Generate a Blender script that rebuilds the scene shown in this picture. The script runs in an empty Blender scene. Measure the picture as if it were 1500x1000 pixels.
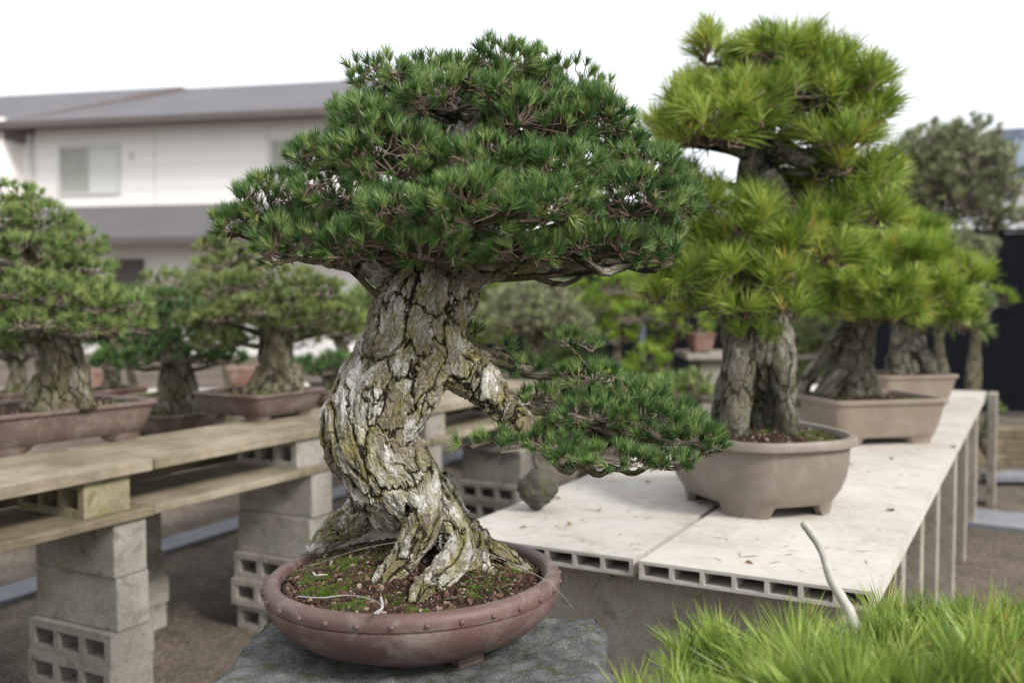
import bpy, bmesh, math
import numpy as np
from mathutils import Vector, Matrix

R = np.random.default_rng(7)
SC = bpy.context.scene
COL = SC.collection
F = 1458.333
PITCH = math.atan(70 / F)
CAM = np.array([0, 0, 1.42])
GZ = -0.1                                   # ground level
D1 = np.array([.469, .883, 0]); D1 /= np.linalg.norm(D1)
D2 = np.array([D1[1], -D1[0], 0])
ROT1 = math.atan2(D2[1], D2[0])             # local x = D2, local y = D1

# ------------------------------------------------------------------ helpers
def ray(px, py):
    x = (px - 750) / F; y = -(py - 500) / F
    c, s = math.cos(PITCH), math.sin(PITCH)
    return np.array([x, c + y * s, -s + y * c])

def P(px, py, Y):
    d = ray(px, py)
    return CAM + d * (Y / d[1])

def onz(px, py, z):
    d = ray(px, py)
    return CAM + d * ((z - CAM[2]) / d[2])

def link(o, parent=None):
    COL.objects.link(o)
    if parent is not None:
        o.parent = parent
    return o

def mesh_from(name, V, faces, smooth=False):
    """faces: list of numpy int arrays (n,k) or list of tuples"""
    me = bpy.data.meshes.new(name)
    V = np.asarray(V, dtype=np.float32)
    if isinstance(faces, np.ndarray):
        faces = [faces]
    if len(faces) and isinstance(faces[0], np.ndarray) and faces[0].ndim == 2:
        tot = [np.full(len(f), f.shape[1]) for f in faces]
        tot = np.concatenate(tot)
        loops = np.concatenate([f.ravel() for f in faces]).astype(np.int32)
    else:
        tot = np.array([len(f) for f in faces])
        loops = np.array([i for f in faces for i in f], dtype=np.int32)
    me.vertices.add(len(V)); me.vertices.foreach_set('co', V.ravel())
    me.loops.add(len(loops)); me.loops.foreach_set('vertex_index', loops)
    st = np.zeros(len(tot), dtype=np.int32); st[1:] = np.cumsum(tot)[:-1]
    me.polygons.add(len(tot)); me.polygons.foreach_set('loop_start', st)
    me.polygons.foreach_set('use_smooth', np.full(len(tot), smooth))
    me.update(calc_edges=True)
    me.validate()
    return me

def mobj(name, V, faces, mat, parent=None, smooth=False, loc=None, rz=0, attrs=None):
    V = np.asarray(V, dtype=float)
    me = mesh_from(name, V, faces, smooth)
    if attrs:
        for k, a in attrs.items():
            if a.ndim == 1:
                at = me.attributes.new(k, 'FLOAT', 'POINT'); at.data.foreach_set('value', a.astype(np.float32))
            else:
                at = me.attributes.new(k, 'FLOAT_VECTOR', 'POINT'); at.data.foreach_set('vector', a.astype(np.float32).ravel())
    me.materials.append(mat)
    o = bpy.data.objects.new(name, me)
    link(o, parent)
    if loc is not None: o.location = loc
    o.rotation_euler = (0, 0, rz)
    return o

def tag(o, label, cat, group=None, kind=None):
    if label: o['label'] = label
    if cat: o['category'] = cat
    if group: o['group'] = group
    if kind: o['kind'] = kind
    return o

def empty(name, loc, label, cat, group=None, rz=0):
    o = bpy.data.objects.new(name, None); link(o)
    o.location = [float(v) for v in loc]; o.rotation_euler = (0, 0, rz); o.empty_display_size = .1
    return tag(o, label, cat, group)

class MB:
    def __init__(s): s.V = []; s.Fc = []; s.n = 0
    def add(s, V, Fc):
        V = np.asarray(V, float)
        s.V.append(V); s.Fc += [tuple(int(i) + s.n for i in f) for f in Fc]; s.n += len(V)
    def box(s, x0, x1, y0, y1, z0, z1, M=None):
        V = np.array([(x, y, z) for z in (z0, z1) for y in (y0, y1) for x in (x0, x1)], float)
        if M is not None: V = V @ M[:3, :3].T + M[:3, 3]
        s.add(V, [(0, 2, 3, 1), (4, 5, 7, 6), (0, 1, 5, 4), (2, 6, 7, 3), (0, 4, 6, 2), (1, 3, 7, 5)])
    def obj(s, name, mat, parent=None, smooth=False, loc=None, rz=0, bevel=0, seg=2):
        o = mobj(name, np.concatenate(s.V), s.Fc, mat, parent, smooth, loc, rz)
        if bevel:
            m = o.modifiers.new('b', 'BEVEL'); m.width = bevel; m.segments = seg; m.limit_method = 'ANGLE'
        return o

def hash3(i, j, k, seed):
    h = (i * 374761393 + j * 668265263 + k * 2147483647 + seed * 1274126177) & 0xffffffff
    h = ((h ^ (h >> 13)) * 1274126177) & 0xffffffff
    h = (h ^ (h >> 16)) & 0xffffffff
    return h / 4294967295.0

def vnoise(p, seed=0):
    p = np.asarray(p, float); f = np.floor(p).astype(np.int64); t = p - f; t = t * t * (3 - 2 * t)
    r = 0
    for dx in (0, 1):
        for dy in (0, 1):
            for dz in (0, 1):
                w = (t[:, 0] if dx else 1 - t[:, 0]) * (t[:, 1] if dy else 1 - t[:, 1]) * (t[:, 2] if dz else 1 - t[:, 2])
                r = r + w * hash3(f[:, 0] + dx, f[:, 1] + dy, f[:, 2] + dz, seed)
    return r * 2 - 1

def fbm(p, oct=3, seed=0):
    a = 1; s = 0; q = np.asarray(p, float)
    for o in range(oct):
        s = s + a * vnoise(q, seed + o * 17); a *= .5; q = q * 2.03 + 11.3
    return s

def norm(v):
    return v / np.maximum(np.linalg.norm(v, axis=-1, keepdims=True), 1e-9)

def catmull(pts, k=6):
    pts = np.asarray(pts, float)
    p = np.vstack([2 * pts[0] - pts[1], pts, 2 * pts[-1] - pts[-2]])
    out = []
    for i in range(1, len(p) - 2):
        for t in np.linspace(0, 1, k, endpoint=False):
            a, b, c, d = p[i - 1], p[i], p[i + 1], p[i + 2]
            out.append(.5 * (2 * b + (c - a) * t + (2 * a - 5 * b + 4 * c - d) * t * t + (3 * b - a - 3 * c + d) * t ** 3))
    out.append(pts[-1])
    return np.array(out)

def sweep(path, rad, sides=8, k=5, wob=0, seed=0):
    """closed tube along a spline; returns V, F(list), bark coordinates, centre path"""
    q = catmull(np.column_stack([path, rad]), k)
    C = q[:, :3]; r = np.maximum(q[:, 3], 1e-4)
    T = norm(np.gradient(C, axis=0))
    up = np.array([0, 0, 1.]) if abs(T[0][2]) < .8 else np.array([1., 0, 0])
    u = norm(np.cross(up, T[0])[None])[0]; U = []
    for t in T:
        u = u - t * np.dot(u, t); u = u / np.linalg.norm(u); U.append(u)
    U = np.array(U); W = np.cross(T, U)
    a = np.arange(sides) * 2 * math.pi / sides
    ring = C[:, None] + (U[:, None] * np.cos(a)[None, :, None] + W[:, None] * np.sin(a)[None, :, None]) * r[:, None, None]
    S = np.concatenate([[0], np.cumsum(np.linalg.norm(np.diff(C, axis=0), axis=1))])
    V = ring.reshape(-1, 3)
    cen = np.repeat(C, sides, 0)
    if wob:
        n = fbm(V * (1.2 / max(r.mean(), .004)), 2, seed)
        V = cen + (V - cen) * (1 + wob * n)[:, None]
    m = len(C)
    idx = np.arange(m * sides).reshape(m, sides)
    A = idx[:-1]; B = idx[1:]
    Q = np.stack([A, np.roll(A, -1, 1), np.roll(B, -1, 1), B], -1).reshape(-1, 4)
    Fs = [tuple(x) for x in Q.tolist()] + [tuple(idx[0][::-1].tolist()), tuple(idx[-1].tolist())]
    bco = np.column_stack([np.tile(np.cos(a), m) * np.repeat(r, sides), np.tile(np.sin(a), m) * np.repeat(r, sides), np.repeat(S, sides) * .45])
    return V, Fs, bco

def segs_mesh(p0, p1, r0, r1):
    """three-sided twig segments, vectorised"""
    d = norm(p1 - p0)
    a = np.where(np.abs(d[:, 2:3]) < .9, np.array([[0, 0, 1.]]), np.array([[1., 0, 0]]))
    u = norm(np.cross(d, a)); w = np.cross(d, u); n = len(p0)
    V = np.empty((n, 6, 3))
    for k in range(3):
        an = k * 2.0944
        o = u * math.cos(an) + w * math.sin(an)
        V[:, k] = p0 + o * np.asarray(r0).reshape(-1, 1); V[:, 3 + k] = p1 + o * np.asarray(r1).reshape(-1, 1)
    b = (np.arange(n) * 6)[:, None]
    Q = np.concatenate([np.stack([b + k, b + (k + 1) % 3, b + 3 + (k + 1) % 3, b + 3 + k], -1).reshape(-1, 4) for k in range(3)])
    return V.reshape(-1, 3), Q

def needles_mesh(T, A, n, L, w, th=(.15, 1.1), two=False, droop=.1, core=.3, rng=R):
    """pine needles: thin three-sided spikes round each shoot end T with axis A"""
    N = len(T); M = N * n
    tr = np.repeat(rng.random(N), n)
    ts = np.repeat(.72 + .5 * rng.random(N), n)
    a = np.repeat(A, n, 0)
    u = rng.random(M)
    base = np.repeat(T, n, 0) - a * (u * core * L)[:, None]
    ref = norm(np.cross(a, norm(rng.normal(size=(M, 3)))))
    theta = th[0] + (th[1] - th[0]) * np.sqrt(rng.random(M)) * (.55 + .45 * u)
    d = norm(a * np.cos(theta)[:, None] + ref * np.sin(theta)[:, None])
    ln = L * ts * (.7 + .4 * rng.random(M))
    e1 = norm(np.cross(d, ref + .01)); e2 = np.cross(d, e1)
    tip = base + d * ln[:, None]; tip[:, 2] -= droop * ln
    nv = 7 if two else 4
    V = np.empty((M, nv, 3)); t = np.zeros((M, nv))
    for k in range(3):
        an = k * 2.0944; o = (e1 * math.cos(an) + e2 * math.sin(an)) * (w / 2)
        V[:, k] = base + o
        if two:
            mid = base + d * (ln * .55)[:, None]; mid[:, 2] -= droop * ln * .2
            V[:, 3 + k] = mid + o * .85; t[:, 3 + k] = .55
    V[:, -1] = tip; t[:, -1] = 1
    b = (np.arange(M) * nv)[:, None]
    fs = []
    if two:
        Q = np.concatenate([np.hstack([b + k, b + (k + 1) % 3, b + 3 + (k + 1) % 3, b + 3 + k]) for k in range(3)])
        Tn = np.concatenate([np.hstack([b + 3 + k, b + 3 + (k + 1) % 3, b + 6]) for k in range(3)])
        fs = [Q, Tn]
    else:
        fs = [np.concatenate([np.hstack([b + k, b + (k + 1) % 3, b + 3]) for k in range(3)])]
    v = np.clip(tr * .62 + rng.random(M) * .38, 0, 1)
    return V.reshape(-1, 3), fs, {'v': np.repeat(v, nv), 't': t.ravel()}

def join_np(parts):
    Vs, Fs, off = [], {}, 0
    for V, F_ in parts:
        for f in (F_ if isinstance(F_, list) else [F_]):
            Fs.setdefault(f.shape[1], []).append(f + off)
        Vs.append(V); off += len(V)
    return np.concatenate(Vs), [np.concatenate(x) for x in Fs.values()]

def pad_tufts(c, r, sp, rng=R, low=-.3, upb=.5, shell=.75, seed=0):
    area = 4 * math.pi * ((r[0] * r[1]) ** 1.6 / 3 + (r[0] * r[2]) ** 1.6 / 3 + (r[1] * r[2]) ** 1.6 / 3) ** (1 / 1.6) * .62
    n = max(4, int(area / sp ** 2))
    z = low + (1 - low) * rng.random(n); ph = rng.random(n) * 2 * math.pi
    h = np.sqrt(1 - z * z)
    d = np.stack([h * np.cos(ph), h * np.sin(ph), z], 1)
    lump = 1 + .16 * fbm(d * 1.9 + seed * 3.1, 2, seed)
    rr = (shell + (1 - shell) * rng.random(n)) * lump
    T = c + d * r * rr[:, None]
    A = norm(norm(d / r) * .75 + np.array([0, 0, upb]) + rng.normal(size=(n, 3)) * .28)
    return T, A

def twigs_for(T, A, c, r, L, tw, rng=R, k=7):
    """branchlets that carry the shoots of a pad"""
    n = len(T)
    nk = max(3, min(k * 2, n // 3))
    nodes = c + (rng.random((nk, 3)) - .5) * 2 * r * np.array([.75, .75, .4]) - np.array([0, 0, r[2] * .3])
    idx = np.argmin(((T[:, None] - nodes[None]) ** 2).sum(-1), 1)
    p0 = T - A * L * .05
    p1 = T - A * L * .55 - np.array([0, 0, 1]) * L * .1 + rng.normal(size=(n, 3)) * L * .06
    p2 = p1 * .5 + nodes[idx] * .5 + rng.normal(size=(n, 3)) * L * .12
    c0 = c - np.array([0, 0, r[2] * .45])
    parts = [segs_mesh(p1, p0, np.full(n, tw), np.full(n, tw * .8)),
             segs_mesh(p2, p1, np.full(n, tw * 1.1), np.full(n, tw)),
             segs_mesh(nodes[idx], p2, np.full(n, tw * 1.25), np.full(n, tw * 1.1)),
             segs_mesh(np.repeat(c0[None], nk, 0), nodes, np.full(nk, tw * 2.4), np.full(nk, tw * 1.4))]
    return parts

# ------------------------------------------------------------------ materials
class NT:
    def __init__(s, name):
        s.m = bpy.data.materials.new(name); s.m.use_nodes = True
        s.t = s.m.node_tree; s.t.nodes.clear()
        s.out = s.n('ShaderNodeOutputMaterial')
        s.bs = s.n('ShaderNodeBsdfPrincipled'); s.l(s.bs.outputs[0], s.out.inputs[0])
    def n(s, typ, **kw):
        nd = s.t.nodes.new(typ)
        for k, v in kw.items(): setattr(nd, k, v)
        return nd
    def l(s, a, b): s.t.links.new(a, b)
    def coord(s, kind='Object', scale=(1, 1, 1)):
        tc = s.n('ShaderNodeTexCoord'); mp = s.n('ShaderNodeMapping'); mp.inputs['Scale'].default_value = scale
        s.l(tc.outputs[kind], mp.inputs[0]); return mp.outputs[0]
    def attr(s, name): return s.n('ShaderNodeAttribute', attribute_name=name)
    def noise(s, co, sc, det=4, rough=.6, dist=0):
        nd = s.n('ShaderNodeTexNoise'); nd.inputs['Scale'].default_value = sc; nd.inputs['Detail'].default_value = det
        nd.inputs['Roughness'].default_value = rough; nd.inputs['Distortion'].default_value = dist
        s.l(co, nd.inputs['Vector']); return nd.outputs['Fac']
    def ramp(s, f, stops):
        nd = s.n('ShaderNodeValToRGB'); e = nd.color_ramp.elements
        while len(e) < len(stops): e.new(.5)
        for el, (p, c) in zip(e, stops):
            el.position = p; el.color = (*(c if hasattr(c, '__len__') else (c, c, c)), 1)
        s.l(f, nd.inputs[0]); return nd.outputs[0]
    def mix(s, f, a, b, mode='MIX'):
        nd = s.n('ShaderNodeMix', data_type='RGBA', blend_type=mode)
        for i, v in ((0, f), (6, a), (7, b)):
            if hasattr(v, 'is_linked') or hasattr(v, 'links'): s.l(v, nd.inputs[i])
            elif i == 0: nd.inputs[0].default_value = v
            else: nd.inputs[i].default_value = (*v, 1)
        return nd.outputs[2]
    def math(s, op, a, b=0, c=0):
        nd = s.n('ShaderNodeMath', operation=op)
        for i, v in enumerate((a, b, c)):
            if hasattr(v, 'links'): s.l(v, nd.inputs[i])
            else: nd.inputs[i].default_value = v
        return nd.outputs[0]
    def bump(s, h, strength=.5, dist=.01):
        nd = s.n('ShaderNodeBump'); nd.inputs['Strength'].default_value = strength; nd.inputs['Distance'].default_value = dist
        s.l(h, nd.inputs['Height']); s.l(nd.outputs[0], s.bs.inputs['Normal']); return nd
    def fin(s, col, rough=.8, spec=.3):
        if hasattr(col, 'links'): s.l(col, s.bs.inputs['Base Color'])
        else: s.bs.inputs['Base Color'].default_value = (*col, 1)
        if hasattr(rough, 'links'): s.l(rough, s.bs.inputs['Roughness'])
        else: s.bs.inputs['Roughness'].default_value = rough
        s.bs.inputs['Specular IOR Level'].default_value = spec
        return s.m

def rnd(m):
    return m.n('ShaderNodeObjectInfo').outputs['Random']

def concrete(name, c1, c2, stain=(.10, .09, .07), amt=.5, sc=1., moss=None, grain=.35, bd=.004):
    m = NT(name); co = m.coord(); oi = rnd(m)
    ad = m.n('ShaderNodeVectorMath', operation='ADD'); m.l(co, ad.inputs[0]); cx = m.n('ShaderNodeCombineXYZ')
    m.l(m.math('MULTIPLY', oi, 37.), cx.inputs[0]); m.l(m.math('MULTIPLY', oi, 91.), cx.inputs[1]); m.l(cx.outputs[0], ad.inputs[1]); co = ad.outputs[0]
    a = m.noise(co, 3.5 * sc, 6, .65); b = m.noise(co, 60 * sc, 4, .7); d = m.noise(co, 9 * sc, 5, .7, .6)
    col = m.mix(m.ramp(a, [(.35, 0), (.65, 1)]), c1, c2)
    col = m.mix(m.math('MULTIPLY', m.ramp(d, [(.52, 0), (.75, 1)]), amt), col, stain)
    if moss: col = m.mix(m.math('MULTIPLY', m.ramp(m.noise(co, 5 * sc, 5, .7), [(.5, 0), (.64, 1)]), .8), col, moss)
    col = m.mix(grain, col, m.ramp(b, [(.3, .2), (.7, .8)]), 'OVERLAY')
    hv = m.n('ShaderNodeHueSaturation'); m.l(col, hv.inputs['Color']); m.l(m.math('MULTIPLY_ADD', oi, .35, .82), hv.inputs['Value'])
    m.bump(m.math('ADD', m.math('MULTIPLY', b, .5), m.noise(co, 15 * sc, 4)), .7, bd)
    return m.fin(hv.outputs[0], .9, .2)

def needle_mat(name, dark, mid, light, old, base=(.16, .12, .06), trans=.25, rough=.36):
    m = NT(name); v = m.attr('v').outputs['Fac']; t = m.attr('t').outputs['Fac']
    col = m.ramp(v, [(0, dark), (.45, mid), (.86, light), (.985, old)])
    col = m.mix(m.ramp(t, [(0, 1), (.14, 0)]), col, base)
    m.fin(col, rough, .4)
    tr = m.n('ShaderNodeBsdfTranslucent'); m.l(col, tr.inputs[0])
    mx = m.n('ShaderNodeMixShader'); mx.inputs[0].default_value = trans
    m.l(m.bs.outputs[0], mx.inputs[1]); m.l(tr.outputs[0], mx.inputs[2]); m.l(mx.outputs[0], m.out.inputs[0])
    return m.m

def bark_mat(name, plate1, plate2, moss, crack, sc, disp=0, mossamt=.6, bumpd=.01, pale=(.5, .48, .45)):
    m = NT(name); co = m.attr('bco').outputs['Vector']
    def warp(v, s, amt, det=3):
        nz = m.n('ShaderNodeTexNoise'); nz.inputs['Scale'].default_value = s; nz.inputs['Detail'].default_value = det; nz.inputs['Roughness'].default_value = .65; m.l(v, nz.inputs['Vector'])
        c0 = m.n('ShaderNodeVectorMath', operation='SUBTRACT'); m.l(nz.outputs['Color'], c0.inputs[0]); c0.inputs[1].default_value = (.5, .5, .5)
        sub = m.n('ShaderNodeVectorMath', operation='MULTIPLY_ADD'); m.l(c0.outputs[0], sub.inputs[0]); sub.inputs[1].default_value = (amt,) * 3; m.l(v, sub.inputs[2]); return sub.outputs[0]
    cw = warp(co, sc * .7, 1.6 / sc, 4); cf = warp(cw, sc * 4, .30 / sc, 3)
    def vor(s, v, feat='DISTANCE_TO_EDGE', o='Distance'):
        nd = m.n('ShaderNodeTexVoronoi', feature=feat); nd.inputs['Scale'].default_value = s; m.l(v, nd.inputs['Vector']); return nd.outputs[o]
    v1 = vor(sc, cf); v2 = vor(sc * 2.7, cf); v3 = vor(sc * 6.5, cf)
    n1 = m.noise(cf, sc * 7, 5, .75); n2 = m.noise(co, sc * .45, 3, .6); n3 = m.noise(cw, sc * .8, 5, .75); nw = m.noise(co, sc * 1.1, 3, .6)
    wid = m.ramp(nw, [(.35, .15), (.65, 1)])
    e1 = m.math('SMOOTH_MIN', m.math('DIVIDE', v1, m.math('MULTIPLY_ADD', wid, .13, .012)), 1, .3)
    e2 = m.math('SMOOTH_MIN', m.math('DIVIDE', v2, m.math('MULTIPLY_ADD', n1, .22, .03)), 1, .3)
    e3 = m.math('MINIMUM', m.math('DIVIDE', v3, .25), 1)
    tone = vor(sc * 2.7, cf, 'F1', 'Color')
    h = m.math('ADD', m.math('MULTIPLY', e1, .5), m.math('ADD', m.math('MULTIPLY', e2, .26), m.math('ADD', m.math('MULTIPLY', n1, .42), m.math('MULTIPLY', e3, .10))))
    col = m.mix(m.ramp(n2, [(.38, 0), (.6, 1)]), plate1, plate2)
    col = m.mix(m.ramp(n3, [(.46, 0), (.56, 1)]), col, pale)
    col = m.mix(.45, col, m.ramp(tone, [(0, .25), (1, .75)]), 'OVERLAY')
    mm = m.math('MULTIPLY', m.ramp(m.noise(co, sc * .9, 6, .8), [(.46, 0), (.60, 1)]), mossamt)
    col = m.mix(mm, col, moss)
    lo = m.math('MULTIPLY', e1, m.math('MULTIPLY_ADD', e2, .4, .6))
    col = m.mix(m.math('MULTIPLY', m.ramp(lo, [(.30, 1), (.95, 0)]), .55), col, moss)
    col = m.mix(m.ramp(lo, [(.12, 1), (.55, 0)]), col, crack)
    col = m.mix(.6, col, m.ramp(n1, [(.32, .15), (.68, .85)]), 'OVERLAY')
    m.fin(col, .85, .25)
    if disp:
        dn = m.n('ShaderNodeDisplacement'); dn.inputs['Scale'].default_value = disp; dn.inputs['Midlevel'].default_value = .85
        m.l(h, dn.inputs['Height']); m.l(dn.outputs[0], m.out.inputs['Displacement']); m.m.displacement_method = 'BOTH'
    else:
        m.bump(h, 1, bumpd)
    return m.m

def glaze(name, c1, c2, rough=.5, sc=6):
    m = NT(name); co = m.coord(); a = m.noise(co, sc, 5, .6); b = m.noise(co, 70, 3)
    col = m.mix(m.ramp(a, [(.3, 0), (.7, 1)]), c1, c2)
    dirt = m.noise(co, sc * 2.7, 6, .7, .5)
    col = m.mix(m.math('MULTIPLY', m.ramp(dirt, [(.48, 0), (.7, 1)]), .5), col, (.30, .27, .235))
    m.bump(m.math('ADD', b, m.math('MULTIPLY', a, 2)), .25, .002)
    return m.fin(col, m.math('MULTIPLY_ADD', a, .3, rough - .12), .4)

def plain(name, c, rough=.7, var=.25, sc=4, bumpsc=40, bumpd=.003, spec=.3, stretch=(1, 1, 1)):
    m = NT(name); co = m.coord(scale=stretch); a = m.noise(co, sc, 5, .65)
    c = np.array(c)
    col = m.mix(m.ramp(a, [(.3, 0), (.7, 1)]), tuple(c * (1 - var)), tuple(np.minimum(c * (1 + var), 1)))
    m.bump(m.noise(co, bumpsc, 4), .5, bumpd)
    return m.fin(col, rough, spec)

M = {}
M['needle_main'] = needle_mat('white_pine_needles', (.030, .080, .026), (.105, .215, .055), (.31, .43, .14), (.46, .40, .15), base=(.34, .23, .14), trans=.3)
M['needle_black'] = needle_mat('black_pine_needles', (.11, .21, .035), (.33, .46, .075), (.60, .66, .17), (.66, .36, .12), base=(.3, .2, .08), trans=.4)
M['needle_front'] = needle_mat('bright_pine_needles', (.12, .22, .04), (.28, .40, .075), (.48, .58, .15), (.55, .38, .14), base=(.3, .22, .08), trans=.4)
M['needle_left'] = needle_mat('left_pine_needles', (.09, .155, .05), (.205, .30, .09), (.36, .44, .15), (.42, .30, .15), base=(.28, .2, .12), trans=.3)
M['needle_olive'] = needle_mat('olive_foliage', (.10, .14, .05), (.19, .25, .08), (.30, .36, .12), (.4, .3, .16), base=(.28, .2, .12), trans=.3)
M['needle_bright'] = needle_mat('bright_foliage', (.13, .24, .03), (.27, .40, .05), (.42, .54, .09), (.5, .5, .10), trans=.35)
M['needle_dark'] = needle_mat('dark_foliage', (.035, .09, .03), (.075, .16, .045), (.14, .25, .06), (.22, .24, .08))
M['needle_grey'] = needle_mat('grey_foliage', (.13, .16, .08), (.26, .30, .15), (.40, .43, .24), (.36, .28, .20), base=(.25, .19, .14))
M['bark_main'] = bark_mat('old_white_pine_bark', (.15, .125, .085), (.27, .235, .19), (.17, .15, .03), (.018, .014, .009), 17, disp=.014, mossamt=.75, pale=(.50, .485, .46))
M['bark_right'] = bark_mat('black_pine_bark', (.13, .115, .08), (.20, .175, .135), (.10, .10, .03), (.028, .022, .014), 15, bumpd=.03, pale=(.30, .28, .24))
M['bark_left'] = bark_mat('left_bonsai_bark', (.11, .09, .055), (.17, .14, .095), (.10, .10, .025), (.02, .016, .01), 18, bumpd=.015, pale=(.27, .24, .20))
M['twig'] = plain('twig_bark', (.14, .10, .075), .85, .5, 25, 90, .002)
M['twig_grey'] = plain('grey_twig_bark', (.17, .14, .11), .85, .5, 20, 90, .002)
M['deadwood'] = plain('bleached_deadwood', (.42, .40, .35), .8, .3, 9, 60, .003, stretch=(3, 3, .6))
M['slab'] = concrete('cream_cement_slab', (.43, .395, .35), (.52, .485, .44), (.29, .25, .195), .6, .5, grain=.14)
M['block'] = concrete('concrete_block', (.27, .248, .21), (.36, .33, .285), (.10, .085, .065), .85, 1.4)
M['block_moss'] = concrete('mossy_concrete_block', (.17, .15, .10), (.25, .22, .14), (.06, .05, .025), .7, 2, moss=(.13, .13, .03))
M['support'] = concrete('weathered_support_concrete', (.25, .215, .17), (.33, .30, .25), (.09, .075, .05), .75, 1.6)
M['granite'] = concrete('rough_stone', (.065, .068, .068), (.17, .17, .168), (.03, .03, .025), .8, 5, moss=(.06, .065, .02), grain=.8, bd=.012)
M['rock'] = concrete('mossy_rock', (.06, .055, .045), (.12, .11, .09), (.025, .022, .015), .6, 6, moss=(.09, .10, .025))
def wood(name, c1, c2, stain):
    m = NT(name); co = m.coord(scale=(14, 1.2, 14)); a = m.noise(co, 2.5, 6, .7); b = m.noise(m.coord(), 3, 5, .7); g = m.noise(co, 14, 3)
    col = m.mix(m.ramp(a, [(.35, 0), (.65, 1)]), c1, c2)
    col = m.mix(m.math('MULTIPLY', m.ramp(b, [(.42, 0), (.62, 1)]), .8), col, stain)
    m.bump(m.math('ADD', a, m.math('MULTIPLY', g, .4)), .7, .004); return m.fin(col, .85, .2)
M['plank'] = wood('weathered_plank', (.22, .18, .13), (.34, .295, .22), (.12, .10, .06))
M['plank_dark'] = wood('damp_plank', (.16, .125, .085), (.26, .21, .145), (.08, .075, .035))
M['pot_main'] = glaze('purple_brown_clay', (.088, .052, .044), (.13, .078, .064), .5, 5)
M['pot_grey'] = glaze('grey_brown_clay', (.17, .14, .115), (.22, .18, .145), .5, 4)
M['pot_tan'] = glaze('tan_clay', (.19, .15, .115), (.245, .195, .15), .6, 4)
M['pot_red'] = glaze('red_brown_clay', (.10, .068, .056), (.15, .105, .087), .6, 4)
M['pot_brick'] = glaze('brick_clay', (.15, .08, .06), (.20, .11, .08), .6, 4)
def soil_m():
    m = NT('akadama_soil'); v = m.attr('v').outputs['Fac']
    m.bump(m.noise(m.coord(), 120, 4), .6, .003)
    return m.fin(m.ramp(v, [(0, (.012, .009, .006)), (.5, (.040, .021, .014)), (.85, (.095, .048, .032)), (1, (.26, .20, .15))]), .85, .25)
M['soil'] = soil_m()
M['moss'] = needle_mat('moss_green', (.05, .09, .012), (.10, .17, .02), (.18, .26, .04), (.2, .25, .05), base=(.05, .05, .01))
M['wire'] = plain('aluminium_wire', (.33, .33, .32), .5, .05)
M['line'] = plain('thin_guy_line', (.28, .26, .23), .5, .05)
M['fence'] = plain('black_stained_boards', (.0045, .0055, .008), .9, .3, 3, 30, .003, spec=.12, stretch=(6, 6, .5))
M['fence_post'] = plain('grey_metal_post', (.14, .17, .22), .5, .1)
M['white_wall'] = plain('pale_siding', (.90, .86, .825), .8, .03, .6, 5, .002)
M['trim'] = plain('brown_trim', (.12, .10, .095), .6, .1)
M['sash'] = plain('pale_sash', (.62, .60, .57), .5, .05)
M['curtain'] = plain('white_curtain', (.66, .68, .64), .9, .06, 3)
M['curtain2'] = plain('grey_green_curtain', (.40, .41, .36), .9, .06, 3)
M['gravel'] = None
def roof_m(name, c, sc, rib):
    m = NT(name); co = m.coord(); a = m.noise(co, .8, 4)
    w = m.n('ShaderNodeTexWave', bands_direction='X' if rib else 'Y'); w.inputs['Scale'].default_value = sc; w.inputs['Distortion'].default_value = .2; m.l(co, w.inputs[0])
    c = np.array(c); col = m.mix(m.ramp(a, [(.3, 0), (.7, 1)]), tuple(c * .9), tuple(c * 1.1)); m.bump(w.outputs['Fac'], .4, .03); return m.fin(col, .6, .3)
M['roof'] = roof_m('slate_roof', (.125, .117, .126), 1.4, False)
M['roof_brown'] = roof_m('brown_slate_roof', (.185, .145, .13), 1.4, False)
M['tile'] = roof_m('blue_grey_tiles', (.17, .20, .25), 1.0, True)
def ground_m():
    m = NT('gravel_ground'); co = m.coord(); a = m.noise(co, .9, 6, .65); b = m.noise(co, 38, 5, .75); d = m.noise(co, 5, 4, .7)
    col = m.mix(m.ramp(a, [(.35, 0), (.65, 1)]), (.095, .075, .058), (.19, .155, .125))
    col = m.mix(m.math('MULTIPLY', m.ramp(d, [(.5, 0), (.7, 1)]), .6), col, (.05, .036, .026))
    v = m.n('ShaderNodeTexVoronoi'); v.inputs['Scale'].default_value = 55; m.l(co, v.inputs['Vector'])
    col = m.mix(.55, col, m.ramp(v.outputs['Color'], [(0, .15), (1, .85)]), 'OVERLAY')
    m.bump(m.math('ADD', b, v.outputs['Distance']), .8, .015); return m.fin(col, .95, .15)
M['gravel'] = ground_m()
M['path'] = concrete('path_concrete', (.16, .168, .185), (.21, .215, .23), (.12, .115, .11), .4, .6)
M['leaf'] = plain('dry_leaf', (.17, .10, .05), .8, .5, 30)

# ------------------------------------------------------------------ world, sun, camera
w = bpy.data.worlds.new("World"); SC.world = w; w.use_nodes = True
nt = w.node_tree; bg = nt.nodes['Background']
sky = nt.nodes.new('ShaderNodeTexSky'); sky.sky_type = 'NISHITA'; sky.sun_disc = False
SUN_EL, SUN_AZ = 38, 50          # degrees; azimuth measured from +Y towards +X
sky.sun_elevation = math.radians(SUN_EL); sky.sun_rotation = math.radians(SUN_AZ)
sky.air_density = 1.0; sky.dust_density = 3.5; sky.ozone_density = 1
hs = nt.nodes.new('ShaderNodeHueSaturation'); hs.inputs['Saturation'].default_value = .12; hs.inputs['Value'].default_value = 1.0
nt.links.new(sky.outputs[0], hs.inputs['Color'])
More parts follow.
